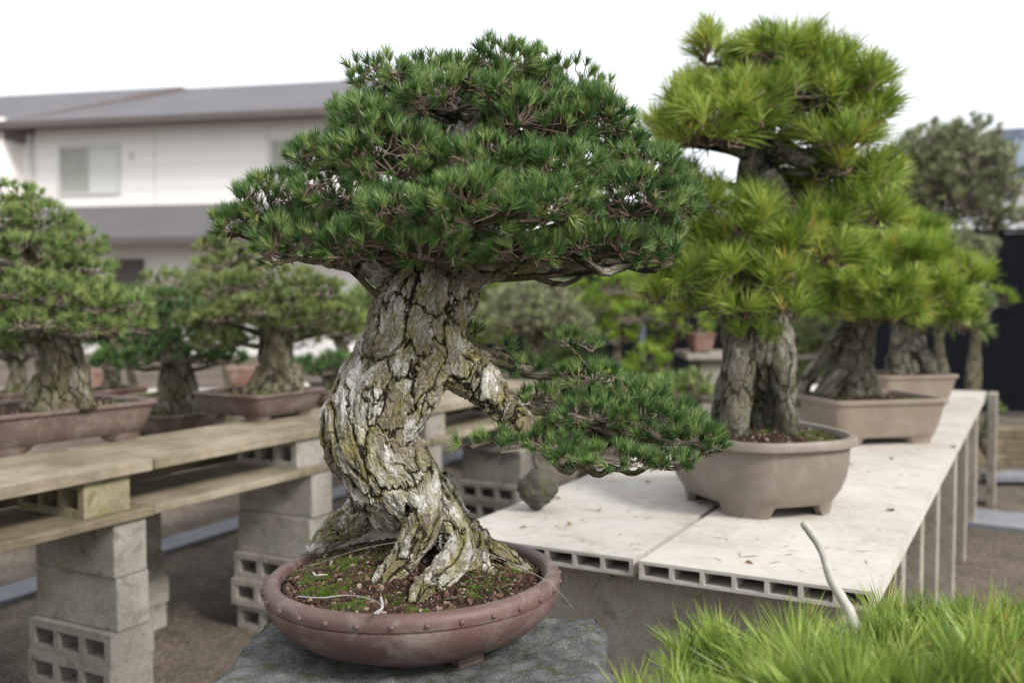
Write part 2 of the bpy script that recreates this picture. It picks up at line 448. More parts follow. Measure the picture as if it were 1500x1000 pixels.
# overcast: the cloud layer evens the sky out
mx = nt.nodes.new('ShaderNodeMix'); mx.data_type = 'RGBA'; mx.inputs[0].default_value = .72
nt.links.new(hs.outputs[0], mx.inputs[6]); mx.inputs[7].default_value = (7.4, 7.7, 8.1, 1)
nt.links.new(mx.outputs[2], bg.inputs['Color']); bg.inputs['Strength'].default_value = .122
sl = bpy.data.lights.new('sun', 'SUN'); sl.energy = 2.5; sl.angle = math.radians(14); sl.color = (1, .965, .91)
so = bpy.data.objects.new('sun', sl); link(so)
el, az = math.radians(SUN_EL), math.radians(SUN_AZ)
sd = Vector((math.sin(az) * math.cos(el), math.cos(az) * math.cos(el) * -1, math.sin(el)))  # from behind-right of the camera
so.rotation_euler = sd.to_track_quat('Z', 'Y').to_euler()
sky.sun_rotation = math.atan2(sd.x, sd.y)
cd = bpy.data.cameras.new('camera'); co_ = bpy.data.objects.new('camera', cd); link(co_)
co_.location = CAM; co_.rotation_euler = (math.pi / 2 - PITCH, 0, 0)
cd.lens = 35; cd.sensor_width = 36; cd.clip_start = .05; cd.clip_end = 500
cd.dof.use_dof = True; cd.dof.focus_distance = 1.86; cd.dof.aperture_fstop = 2.8
SC.camera = co_
SC.view_settings.view_transform = 'Standard'; SC.view_settings.look = 'None'
SC.view_settings.exposure = 0.68; SC.view_settings.gamma = 1
SC.cycles.use_denoising = True
SC.cycles.max_bounces = 6; SC.cycles.diffuse_bounces = 4

# ------------------------------------------------------------------ ground
g = MB(); g.add([(-120, -60, 0), (120, -60, 0), (120, 200, 0), (-120, 200, 0)], [(0, 1, 2, 3)])
tag(g.obj('ground', M['gravel'], loc=(0, 0, GZ)), 'brown gravel ground of the nursery yard', None, kind='structure')
# the strips of paving beyond the left bench and beside the right table
def strip(a, b, wd, name, lab):
    a = np.array(a); b = np.array(b); u = norm((b - a)[None])[0]; n = np.array([-u[1], u[0], 0]) * wd / 2
    m = MB(); th = np.array([0, 0, .03])
    V = [a - n, b - n, b + n, a + n]; V = V + [v + th for v in V]
    m.add(V, [(0, 3, 2, 1), (4, 5, 6, 7), (0, 1, 5, 4), (1, 2, 6, 5), (2, 3, 7, 6), (3, 0, 4, 7)])
    return tag(m.obj(name, M['path']), lab, None, kind='structure')
strip(onz(-150, 925, GZ), onz(700, 662, GZ), .22, 'path', 'narrow concrete strip on the gravel behind the left bench')
strip(onz(1400, 758, GZ), onz(1800, 800, GZ), .5, 'pavement', 'pale paving strip on the gravel beside the right table')

# ------------------------------------------------------------------ blocks, planks
def B(s, q):                     # bench frame: s along the bench, q away from its front edge
    return np.array([-1.361, 3.38, 0]) + D1 * s - D2 * q

def hollow_mb(L, W, H, n=3, t=.028, web=.03):
    """holes run through W (local y); L along x"""
    m = MB(); x0, x1 = -L / 2, L / 2
    m.box(x0, x1, 0, W, 0, t); m.box(x0, x1, 0, W, H - t, H)
    ww = (L - (n + 1) * web) / n
    for i in range(n + 1):
        a = x0 + i * (ww + web)
        m.box(a, a + web, 0, W, t, H - t)
    # closed core behind the openings
    m.box(x0 + web, x1 - web, W * .55, W * .6, t, H - t)
    return m

HOLLOW = None; PLAIN = None
def block(kind, q_loc, lab, group, mat='block', rz=0, dims=None):
    """q_loc: world position of the front right-hand corner (local +x end)"""
    if kind == 'hollow':
        L, W, H = dims or (.42, .19, .12)
        m = hollow_mb(L, W, H)
        o = m.obj('hollow_concrete_block', M[mat], loc=q_loc, rz=rz)
    else:
        L, W, H = dims or (.42, .14, .19)
        m = MB(); m.box(-L / 2, L / 2, 0, W, 0, H)
        o = m.obj('concrete_block', M[mat], loc=q_loc, rz=rz, bevel=.006)
    return tag(o, lab, 'concrete block', group)

ORD = ['lowest', 'second lowest', 'middle', 'fourth', 'topmost']
def stack(s, q, where, nh=3, npn=2, seed=0, group='concrete blocks holding up the left bench'):
    rg = np.random.default_rng(seed); z = GZ
    n = nh + npn; top = .634
    hh = (top - GZ - npn * .19) / nh - .001
    for i in range(n):
        j = rg.normal(size=2) * .006; r = ROT1 + rg.normal() * .02
        hol = i < nh
        W = .19 if hol else .14
        c = B(s - (.025 if hol else 0) + j[0], q + .21 + j[1])
        h = hh if hol else .19
        kind = 'hollow' if hol else 'plain'
        lab = ('hollow' if hol else 'plain') + ' concrete block, ' + ORD[i] + ' of the stack ' + where
        block(kind, (c[0], c[1], z), lab, group, 'block', r, (.42, W, h - .001))
        z += h
stack(0, .0, "at the left edge", seed=1)
stack(1.04, .0, "just left of the round pot", seed=2)
stack(1.98, .0, "behind the big twisted trunk", seed=6)
stack(3.0, .0, "between twisted trunk and mossy rock", seed=3)
stack(.72, .72, "in the bench's rear row at left", seed=4)
stack(3.3, .95, "in the row behind the mossy rock", seed=5)
stack(-1.3, .0, "past the left picture edge", seed=8)

def plank(s0, s1, q0, q1, z0, z1, lab, mat, group, tilt=0):
    m = MB(); n = 2 if (q1 - q0) > .3 else 1
    wd = (q1 - q0) / n
    m.box(0, q1 - q0, 0, s1 - s0, 0, z1 - z0)
    o = m.obj('plank', M[mat], loc=(*B(s0, q1)[:2], z0), rz=ROT1 + tilt, bevel=.004)
    return tag(o, lab, 'plank', group)
G = 'weathered boards of the left bench'
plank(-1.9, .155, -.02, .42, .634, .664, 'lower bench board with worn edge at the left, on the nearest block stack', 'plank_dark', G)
plank(.165, 2.0, -.01, .42, .634, .664, 'lower bench board running right behind the round pot', 'plank', G, .004)
plank(2.01, 3.7, -.01, .42, .634, .664, 'lower bench board farthest back behind the trunk', 'plank', G)
plank(-1.9, .17, 0, .5, .79, .832, 'upper bench board carrying the leftmost long pot', 'plank', G)
plank(.185, 2.0, .01, .5, .79, .828, 'upper bench board carrying the square brown pot', 'plank', G)
plank(2.01, 3.7, .01, .5, .79, .828, 'upper bench board seen right of the twisted trunk', 'plank', G)
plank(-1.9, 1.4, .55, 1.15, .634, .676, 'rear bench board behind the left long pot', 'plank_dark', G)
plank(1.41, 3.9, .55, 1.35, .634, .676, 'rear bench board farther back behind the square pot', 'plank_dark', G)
for s, q, lab, mt in ((-.10, .03, 'mossy yellow block between the two boards, near the left edge', 'block_moss'), (-.95, .03, 'spacer block between the boards at the far left', 'block'),
                  (.98, .03, 'grey block between the two boards just left of the twisted trunk', 'block'), (2.0, .03, 'spacer block between the boards behind the trunk', 'block'), (3.0, .03, 'spacer block between the boards right of the trunk', 'block')):
    c = B(s, q + .17)
    block('hollow', (c[0], c[1], .665), lab, 'spacer blocks between the bench boards', mt, ROT1, (.34, .19, .124))

# ------------------------------------------------------------------ right table
SZ = .70
cA = onz(650, 779, SZ); cJ = onz(930, 820, SZ); cB = onz(1280, 868, SZ)
# project onto the D2 axis from the joint
wl = abs(np.dot(cJ - cA, D2)); wr = abs(np.dot(cB - cJ, D2))
far = onz(1443, 573, SZ); LEN = np.dot(far - cB, D1)
def hslab(x0, x1, y0, y1, lab, dz=0, g='hollow cement boards of the right table'):
    W = x1 - x0; th = .05; n = int(round(W / .082)); m = MB(); t = .009
    L = y1 - y0
    m.box(0, W, 0, L, 0, t); m.box(0, W, 0, L, th - t, th)
    ww = (W - (n + 1) * .012) / n
    for i in range(n + 1):
        a = i * (ww + .012); m.box(a, a + .012, 0, L, t, th - t)
    base = cJ + D2 * x0 + D1 * y0
    o = m.obj('hollow_cement_board', M['slab'], loc=(base[0], base[1], SZ - th + dz), rz=ROT1)
    return tag(o, lab, 'cement board', g)
hslab(-wl, -.012, .02, 3.05, 'hollow cement board with the mossy rock on it, left of the dark seam', -.002)
hslab(.012, wr, 0, 3.05, 'hollow cement board right of the dark seam with the big oval pot on it')
hslab(-wl, -.012, 3.06, LEN, 'far hollow cement board behind the big pine on the right table', -.002)
hslab(.012, wr, 3.06, LEN, 'far hollow cement board at the back right corner of the table')
# supports
def support(x0, x1, y0, y1, z0, z1, lab, mat='support'):
    m = MB(); m.box(0, x1 - x0, 0, y1 - y0, 0, z1 - z0)
    b = cJ + D2 * x0 + D1 * y0
    o = m.obj('support_panel', M[mat], loc=(b[0], b[1], z0), rz=ROT1, bevel=.005)
    return tag(o, lab, 'support', 'upright concrete panels under the right table')
zt = SZ - .052
for i, (y0, t_, x1, lab) in enumerate(((.16, .12, wr - .1, 'wide mottled brown support panel under the front of the right table'),
                                  (.75, .09, wr - .02, 'support panel second from the front under the right table edge'),
                                  (1.25, .10, wr - .015, 'support panel under the right table below the big oval pot'),
                                  (1.95, .10, wr - .02, 'support panel under the middle of the right table edge'),
                                  (2.75, .12, wr - .01, 'support panel under the board seam of the right table'),
                                  (3.6, .12, wr - .01, 'support panel under the far half of the right table'),
                                  (4.6, .12, wr - .01, 'rearmost support panel under the right table'))):
    if y0 < LEN - .1:
        support(-wl + .05, x1, y0, y0 + t_, GZ, zt, lab)
m = MB(); m.box(0, .03, 0, .035, 0, zt - GZ - .001); b = cJ + D2 * (wr - .045) + D1 * .52
tag(m.obj('wooden_post', M['plank'], loc=(b[0], b[1], GZ), rz=ROT1), 'thin yellow wooden post under the near right table edge', 'post')
m = MB(); m.box(0, .06, 0, .2, 0, .81)
b = cJ + D2 * (wr + .02) + D1 * (LEN - .3)
tag(m.obj('concrete_post', M['support'], loc=(b[0], b[1], GZ), rz=ROT1, bevel=.006), 'upright grey concrete post at the far right corner of the table', 'post')

# fallen needles and leaves on the slabs
def litter():
    n = 150; V = []; Fs = []; k = 0
    for i in range(n):
        x = -wl + .05 + R.random() * (wr + wl - .1); y = .1 + R.random() ** 1.5 * 3
        b = cJ + D2 * x + D1 * y; a = R.random() * 6.28; big = R.random() < .12
        L_, w_ = (.012 + R.random() * .012, .006) if big else (.01 + R.random() * .025, .0012)
        u = np.array([math.cos(a), math.sin(a), 0]); v = np.array([-u[1], u[0], 0])
        z0 = SZ + .0015; c = np.array([b[0], b[1], z0])
        h = .006 if big else .001
        pts = [c - u * L_, c - v * w_ + [0, 0, h], c + u * L_ + [0, 0, h * .5], c + v * w_, c + [0, 0, h * 1.4]]
        V += pts; Fs += [(k, k + 1, k + 4), (k + 1, k + 2, k + 4), (k + 2, k + 3, k + 4), (k + 3, k, k + 4)]; k += 5
    tag(mobj('fallen_needles', np.array(V), Fs, M['leaf']), 'brown needles and leaf scraps scattered on the cream boards', 'litter', kind='stuff')
litter()
def leaf_curl(pos, s, lab):
    V = []; Fs = []
    for i in range(5):
        for j in range(3):
            V.append((( i / 4 - .5) * 2 * s, (j - 1) * s * .55 * math.sin(math.pi * (i + .6) / 5.2), s * (.1 + .35 * abs(j - 1) + .25 * math.sin(i * 1.7))))
    for i in range(4):
        for j in range(2): Fs.append((i * 3 + j, i * 3 + 3 + j, i * 3 + 4 + j, i * 3 + 1 + j))
    tag(mobj('dry_leaf', V, Fs, M['leaf'], loc=tuple(pos), rz=.5), lab, 'leaf')
leaf_curl(onz(1305, 748, SZ), .016, 'curled brown leaf lying on the board right of the big oval pot')
leaf_curl(onz(1396, 655, SZ), .016, 'small dark leaf lying near the far right edge of the table')

# rocks
def blob(n_sub, r, seed, amp=.25, sq=(1, 1, 1), freq=1.6):
    bm = bmesh.new(); bmesh.ops.create_icosphere(bm, subdivisions=n_sub, radius=1)
    V = np.array([v.co[:] for v in bm.verts]); Fs = [tuple(v.index for v in f.verts) for f in bm.faces]; bm.free()
    V = V * (1 + amp * fbm(V * freq + seed, 4, seed))[:, None] * np.array(r) * np.array(sq)
    return V, Fs
V, Fs = blob(5, (.066, .06, .066), 5, .2, freq=1.5); V[:, 2] -= V[:, 2].min()
p = onz(786, 747, SZ)
rk = empty('mossy_rock', p, 'small dark mossy rock with a green stalk standing on the left cement board', 'rock')
mobj('stone', V, Fs, M['rock'], rk, smooth=True)
sp = np.array([(.0, 0, .09), (.008, 0, .13), (-.006, .004, .17), (-.004, 0, .20)]); v_, f_, b_ = sweep(sp, [.012, .009, .008, .006], 7)
mobj('stalk', v_, f_, M['rock'], rk, smooth=True)

# ------------------------------------------------------------------ pots
def outline(a, b, p, n=96):
    t = np.arange(n) * 2 * math.pi / n
    c, s = np.cos(t), np.sin(t)
    r = (np.abs(c / a) ** p + np.abs(s / b) ** p) ** (-1 / p)
    return np.column_stack([c * r, s * r])

def pot(parent, a, b, pexp, prof, mat, loc, rz, foot=None, n=96, lab=None, rivets=0, rivz=0, rivd=0):
    """prof: (outward offset, z) from the bottom outside, over the rim, down the inside"""
    V = []; 
    for d, z in prof:
        o = outline(a + d, b + d, pexp, n); V.append(np.column_stack([o, np.full(n, z)]))
    if foot:
        fh = foot[3]
        t_ = np.arange(n) * 2 * math.pi / n
        o0 = outline(a + prof[0][0], b + prof[0][0], pexp, n); ang = np.arctan2(np.abs(o0[:, 1]) / (b + prof[0][0]), np.abs(o0[:, 0]) / (a + prof[0][0]))
        if pexp > 4: # distance from the corners
            ux_ = 1 - np.abs(o0[:, 0]) / (a + prof[0][0]); uy_ = 1 - np.abs(o0[:, 1]) / (b + prof[0][0]); dc = np.maximum(ux_, uy_); msk = np.clip((.52 - dc) / .13, 0, 1)
        else: msk = np.clip((.42 - np.abs(ang - math.pi / 4)) / .13, 0, 1)
        msk = msk * msk * (3 - 2 * msk)
        o1 = outline(a + prof[0][0] - .008, b + prof[0][0] - .008, pexp, n); o2 = outline(a + prof[0][0] - .03, b + prof[0][0] - .03, pexp, n)
        V = [np.column_stack([o2, np.full(n, .003)]), np.column_stack([o2, -fh * msk + .001]), np.column_stack([o1, -fh * msk])] + V
        prof = [0, 0, 0] + list(prof)
    k = len(prof); idx = np.arange(k * n).reshape(k, n)
    A_, B_ = idx[:-1], idx[1:]
    Q = np.stack([A_, np.roll(A_, -1, 1), np.roll(B_, -1, 1), B_], -1).reshape(-1, 4)
    Fs = [tuple(x) for x in Q.tolist()] + [tuple(idx[0][::-1].tolist())] + [tuple(idx[-1].tolist())]
    o = mobj('pot', np.concatenate(V), Fs, mat, parent, True, loc, rz)
    if lab: o['label'] = lab
    md = o.modifiers.new('e', 'EDGE_SPLIT'); md.split_angle = math.radians(38)
    return o

def soil_part(parent, a, b, pexp, z, mound, loc, rz, grains=600, gr=.004, moss=.3, seed=1, mcx=0, mcy=0, name='soil', mossh=.006, wmound=.5, spots=None):
    rg = np.random.default_rng(seed)
    n = 64; rings = 22; V = [(0, 0, 0)]
    for k in range(1, rings + 1):
        o = outline(a * k / rings, b * k / rings, pexp, n); V += [(x, y, 0) for x, y in o]
    V = np.array(V)
    def hz(x, y):
        d2 = ((x - mcx) / (a * wmound)) ** 2 + ((y - mcy) / (b * wmound)) ** 2
        q = np.column_stack([x, y, np.zeros_like(x)])
        return z + mound * np.exp(-d2) + .006 * fbm(q * 35, 3, seed) * min(1, a / .2)
    V[:, 2] = hz(V[:, 0], V[:, 1])
    Fs = [(0, 1 + i, 1 + (i + 1) % n) for i in range(n)]
    for k in range(rings - 1):
        o1 = 1 + k * n; o2 = o1 + n
        Fs += [(o1 + i, o2 + i, o2 + (i + 1) % n, o1 + (i + 1) % n) for i in range(n)]
    bm = bmesh.new(); bmesh.ops.create_icosphere(bm, subdivisions=1, radius=1)
    iv = np.array([v.co[:] for v in bm.verts]); jf = np.array([[v.index for v in f.verts] for f in bm.faces]); bm.free()
    t = rg.random(grains) * 6.283; rr = np.sqrt(rg.random(grains)) * .985
    gx, gy = a * rr * np.cos(t), b * rr * np.sin(t)
    if pexp > 4:
        gx, gy = a * (rg.random(grains) * 2 - 1) * .97, b * (rg.random(grains) * 2 - 1) * .97
    gz = hz(gx, gy) + gr * .2
    sc = gr * (.5 + rg.random(grains) ** 2 * 1.0)
    GV = iv[None] * (1 + .25 * rg.normal(size=(grains, len(iv), 1))) * sc[:, None, None] * (.7 + .6 * rg.random((grains, 1, 3))) + np.stack([gx, gy, gz], 1)[:, None]
    GF = (jf[None] + (np.arange(grains) * len(iv))[:, None, None] + len(V)).reshape(-1, 3)
    v = np.concatenate([.1 + .25 * rg.random(len(V)), np.repeat(np.clip(.25 + rg.random(grains) ** 1.3 * .75, 0, 1), len(iv))])
    o = mobj(name, np.concatenate([V, GV.reshape(-1, 3)]), Fs + [tuple(x) for x in GF.tolist()], M['soil'], parent, False, loc, rz, {'v': v})
    if moss:
        # moss cushions: tiny blades on a noise mask
        k = int(moss * 9000 * max(.3, a * b / .05)); t = rg.random(k) * 6.283; rr = np.sqrt(rg.random(k)) * .97
        x, y = (a * rr * np.cos(t), b * rr * np.sin(t)) if pexp <= 4 else (a * (rg.random(k) * 2 - 1) * .96, b * (rg.random(k) * 2 - 1) * .96)
        q = np.column_stack([x / a * 2.1, y / b * 2.1, np.full(k, seed * 1.7)])
        keep = fbm(q, 2, seed + 3) > (.34 - moss * .5)
        if spots:
            sx = []; 
            for (cx_, cy_, r_) in spots:
                m_ = int(r_ * r_ * 1.6e6); tt = rg.random(m_) * 6.283; ra = r_ * np.sqrt(rg.random(m_)) * (.7 + .4 * np.sin(tt * 3 + cx_ * 90)); sx.append(np.column_stack([cx_ + ra * np.cos(tt), cy_ + ra * np.sin(tt)]))
            sx = np.concatenate(sx); x = np.concatenate([x[keep], sx[:, 0]]); y = np.concatenate([y[keep], sx[:, 1]])
        else: x, y = x[keep], y[keep]
        T = np.column_stack([x, y, hz(x, y) + .001]); A_ = norm(np.column_stack([rg.normal(size=(len(x), 2)) * .4, np.ones(len(x))]))
        v2, f2, at = needles_mesh(T, A_, 6, mossh, mossh * .28, (.2, 1.2), rng=rg, droop=0)
        mobj('moss', v2, f2, M['moss'], parent, False, loc, rz, at)
    return hz

# ------------------------------------------------------------------ tree builder
def wood_part(name, parent, loc, paths, mat, sides=10, k=6, wob=.12, attrs=True, seed=0, smooth=True):
    Vs, Fs, Bs, off = [], [], [], 0
    for i, (pts, rad) in enumerate(paths):
        V, f, b = sweep(np.asarray(pts), np.asarray(rad), sides, k, wob, seed + i)
        Fs += [tuple(x + off for x in t) for t in f]; Vs.append(V); Bs.append(b + i * .37); off += len(V)
    return mobj(name, np.concatenate(Vs) - loc, Fs, mat, parent, smooth, attrs={'bco': np.concatenate(Bs)} if attrs else None)

def crown_parts(parent, loc, pads, sp, n, L, w, nmat, tmat, tw, rng, two=False, th=(.15, 1.1), droop=.08, upb=.5, low=-.3, limbs=None, name='crown', extra=None, shell=.75, core=.3, lab=None):
    TT, AA, tws = [], [], []
    for i, (c, r) in enumerate(pads):
        c = np.asarray(c, float); r = np.asarray(r, float)
        T, A_ = pad_tufts(c, r, sp, rng, low, upb, shell, seed=i + 1)
        TT.append(T); AA.append(A_); tws += twigs_for(T, A_, c, r, L, tw, rng)
    if extra is not None: TT.append(extra[0]); AA.append(extra[1])
    T = np.concatenate(TT); A_ = np.concatenate(AA)
    V, fs, at = needles_mesh(T, A_, n, L, w, th, two, droop, rng=rng, core=core)
    o = mobj(name, V - loc, fs, nmat, parent, False, attrs=at)
    if lab: o['label'] = lab
    V, fs = join_np(tws)
    mobj('twigs', V - loc, fs, tmat, parent, False)
    return o

def limb_to(c, r, tpath, trad, rng, thick, lift=0):
    """a limb from the trunk line to a pad"""
    tp = np.asarray(tpath); tgt = np.asarray(c) - np.array([0, 0, r[2] * .45])
    d = ((tp - tgt) ** 2).sum(1) + np.maximum(tp[:, 2] - tgt[2] + .25 * np.linalg.norm((tp - tgt)[:, :2], axis=1), 0) ** 2 * 3
    i = int(np.argmin(d)); a = tp[i]
    L = np.linalg.norm(tgt - a)
    m1 = a + (tgt - a) * .35 + rng.normal(size=3) * L * .07 + np.array([0, 0, lift * L]); m2 = a + (tgt - a) * .7 + rng.normal(size=3) * L * .07 + np.array([0, 0, lift * L * .6])
    return ([a, m1, m2, tgt], [min(thick, trad[i] * .8), thick * .7, thick * .5, thick * .28])

def pxpads(lst, Y0):
    out = []
    for px, py, rx, rz, dY, ry in lst:
        Y = Y0 + dY; k = Y / F
        out.append((P(px, py, Y), (rx * k, ry, rz * k)))
    return out
def pxpath(lst, Y0):
    pts, rad = [], []
    for px, py, dY, r in lst:
        Y = Y0 + dY; pts.append(P(px, py, Y)); rad.append(r * Y / F)
    return np.array(pts), np.array(rad)
# ------------------------------------------------------------------ THE MAIN TREE
PC = np.array([(606 - 750) / F * 1.87, 1.87, .768]); PH = .125
Y0 = 1.92
tree = empty('bonsai_pine', PC, 'large old bonsai pine with thick twisted bark trunk in the round studded pot', 'bonsai', 'potted bonsai pines')
prof = [(-.108, 0), (-.104, .007), (-.088, .010), (-.054, .024), (-.026, .044), (-.008, .068), (.0, .088), (-.0005, .0935), (-.004, .0945), (-.004, .097), (.0005, .098), (.002, .107), (.000, .116), (-.006, .1225), (-.014, .1245), (-.022, .123), (-.027, .118), (-.030, .107), (-.034, .079)]
pr = .277
po = pot(tree, pr, pr, 2, prof, M['pot_main'], (0, 0, .0), 0, n=128, lab='round purple brown clay pot with a studded rim')
po.rotation_euler = (0, math.radians(-1.3), 0); po.location.z = .004
for i in range(30):
    a = (i + .35) * 2 * math.pi / 30
    V, Fs = blob(2, (.0055, .0055, .0055), 3, 0)
    mobj('rivet', V, Fs, M['pot_main'], po, True, (math.cos(a) * (pr + .001), math.sin(a) * (pr + .001), .107))
for i in range(3):
    a = math.radians(-50 + i * 120); mb = MB(); mb.box(-.028, .028, -.012, .012, -.012, .004)
    mb.obj('foot', M['pot_main'], po, loc=(math.cos(a) * .165, math.sin(a) * .165, 0), rz=a + math.pi / 2, bevel=.003)
hz = soil_part(tree, pr - .031, pr - .031, 2, .106, .052, (0, 0, 0), 0, grains=7500, gr=.0038, moss=.75, seed=5, mcx=-.02, mcy=.07, wmound=.62, mossh=.0055, spots=[(-.15, -.10, .045), (-.09, -.165, .035), (-.19, -.03, .03), (.02, -.19, .022), (.11, -.12, .028), (-.13, .02, .03), (.19, .03, .02)])

tr_main = [(604, 742, .03, 44), (600, 730, .02, 58), (588, 714, .0, 66), (566, 687, -.01, 67), (547, 655, -.02, 65), (546, 620, -.02, 67), (559, 585, -.01, 70), (581, 546, 0, 69), (596, 500, .01, 63), (603, 470, .02, 65), (619, 435, .02, 72), (635, 400, .02, 69), (646, 360, .01, 62), (664, 290, 0, 44), (685, 215, 0, 30), (708, 150, 0, 18), (728, 95, 0, 8)]
roots = [
    [(562, 712, .02, 44), (536, 745, .05, 28), (508, 766, .08, 21), (480, 786, .10, 18), (456, 810, .11, 14), (436, 836, .10, 7)],
    [(606, 708, -.02, 42), (619, 752, -.06, 30), (608, 792, -.09, 25), (582, 828, -.10, 22), (558, 856, -.12, 17), (544, 880, -.15, 7)],
    [(600, 820, -.06, 18), (560, 846, -.085, 12), (520, 856, -.10, 9), (494, 853, -.10, 6)],
    [(618, 722, -.01, 38), (650, 765, -.03, 31), (670, 806, -.08, 25), (650, 838, -.13, 22), (620, 864, -.17, 17), (606, 886, -.21, 8)],
    [(640, 858, -.13, 14), (650, 880, -.16, 9), (655, 896, -.18, 4)],
    [(620, 718, .03, 36), (656, 758, .04, 30), (702, 798, .04, 20), (750, 824, .02, 15), (778, 846, 0, 7)],
    [(690, 790, .02, 24), (705, 830, -.02, 14), (728, 858, -.06, 8), (738, 872, -.08, 4)],
    [(700, 800, .01, 16), (690, 850, -.06, 10), (685, 878, -.1, 6)],
    [(620, 710, .06, 44), (636, 760, .12, 30), (655, 800, .18, 20), (665, 810, .25, 10)],
    [(660, 530, .0, 40), (705, 560, -.02, 31), (735, 592, -.03, 24), (768, 622, -.04, 18), (800, 645, -.04, 13)],
    [(560, 560, -.03, 34), (520, 590, -.04, 34), (505, 630, -.04, 34), (520, 675, -.03, 34)],
    [(600, 470, -.02, 34), (610, 530, -.045, 34), (580, 590, -.055, 28), (560, 660, -.055, 30), (586, 715, -.05, 28)],
    [(650, 430, .0, 36), (652, 480, -.02, 26), (652, 530, -.03, 24), (614, 590, -.05, 20), (580, 650, -.05, 17)],
    [(655, 410, -.0, 46), (690, 395, -.01, 30), (735, 385, -.03, 18), (800, 380, -.04, 10)],
    [(612, 402, -.0, 38), (572, 395, -.01, 30), (530, 385, -.03, 16), (480, 378, -.04, 9)],
]
paths = [pxpath(tr_main, Y0)] + [pxpath(r_, Y0) for r_ in roots]
Vs, Fs, off = [], [], 0
for i, (pp, rr) in enumerate(paths):
    V, f, _b = sweep(pp, rr, 20, 8, .10, i)
    Fs += [tuple(x + off for x in t) for t in f]; Vs.append(V); off += len(V)
me = mesh_from('trunk_raw', np.concatenate(Vs), Fs)
ob = bpy.data.objects.new('trunk_raw', me); COL.objects.link(ob)
md = ob.modifiers.new('r', 'REMESH'); md.mode = 'VOXEL'; md.voxel_size = .0024; md.use_smooth_shade = True
md = ob.modifiers.new('s', 'SMOOTH'); md.iterations = 7; md.factor = .6
dg = bpy.context.evaluated_depsgraph_get(); dg.update()
me2 = bpy.data.meshes.new_from_object(ob.evaluated_get(dg))
bpy.data.objects.remove(ob)
nv = len(me2.vertices); V = np.empty(nv * 3, np.float32); me2.vertices.foreach_get('co', V); V = V.reshape(-1, 3).astype(float)
# bark coordinates: nearest point on the set of centre lines
bco = np.zeros((nv, 3)); best = np.full(nv, 1e9); nrm = np.zeros((nv, 3))
s_off = 0
for i, (pp, rr) in enumerate(paths):
    if i >= 10 and i <= 12: continue
    q = catmull(np.column_stack([pp, rr]), 8); C = q[:, :3]; Rr = q[:, 3]
    S = np.concatenate([[0], np.cumsum(np.linalg.norm(np.diff(C, axis=0), axis=1))])
    T = norm(np.gradient(C, axis=0)); ref = np.array([1., .1, 0])
    for a0 in range(0, nv, 20000):
        v = V[a0:a0 + 20000]
        d = np.linalg.norm(v[:, None] - C[None], axis=2) - Rr[None] * .6
        dm = (d - Rr[None] * .3).min(1)
        wt = np.exp(-(d - d.min(1)[:, None]) / (.010 + Rr.max() * .12)); wt /= wt.sum(1)[:, None]
        b = dm < best[a0:a0 + 20000]
        t = norm(wt @ T); off_ = v - wt @ C; al = (off_ * t).sum(1) * .5
        u = norm(ref - t * (t @ ref)[:, None]); w_ = np.cross(t, u)
        s = wt @ S + al; tw = s * 1.6
        x = (off_ * u).sum(1); y = (off_ * w_).sum(1)
        x2 = x * np.cos(tw) - y * np.sin(tw); y2 = x * np.sin(tw) + y * np.cos(tw)
        val = np.column_stack([x2 * 1.15, y2 * 1.2, s * .56 + i * .13])
        bb = bco[a0:a0 + 20000]; bb[b] = val[b]; bco[a0:a0 + 20000] = bb
        on = norm(off_); nn = nrm[a0:a0 + 20000]; nn[b] = on[b]; nrm[a0:a0 + 20000] = nn
        best[a0:a0 + 20000] = np.minimum(best[a0:a0 + 20000], dm)
# muscles and furrows that run with the grain
def ridge(x): return 1 - np.abs(x)
big = fbm(bco * np.array([16, 16, 9]), 2, 3); rdg = ridge(vnoise(bco * np.array([38, 38, 13]) + 4, 9)); rd2 = ridge(vnoise(bco * np.array([85, 85, 34]) + 2, 12))
amp = np.clip((V[:, 2] - .90) / .05, .35, 1)
V = V + nrm * (big * .0065 + (rdg - .6) * .010 + (rd2 - .6) * .004)[:, None] * amp[:, None]
V[:, 0] -= 0
me2.vertices.foreach_set('co', (V - PC).astype(np.float32).ravel())
at = me2.attributes.new('bco', 'FLOAT_VECTOR', 'POINT'); at.data.foreach_set('vector', bco.astype(np.float32).ravel())
me2.materials.clear(); me2.materials.append(M['bark_main']); me2.update()
ob = bpy.data.objects.new('trunk', me2); link(ob, tree)
ob['label'] = 'thick twisted trunk with plated grey bark and spreading roots'

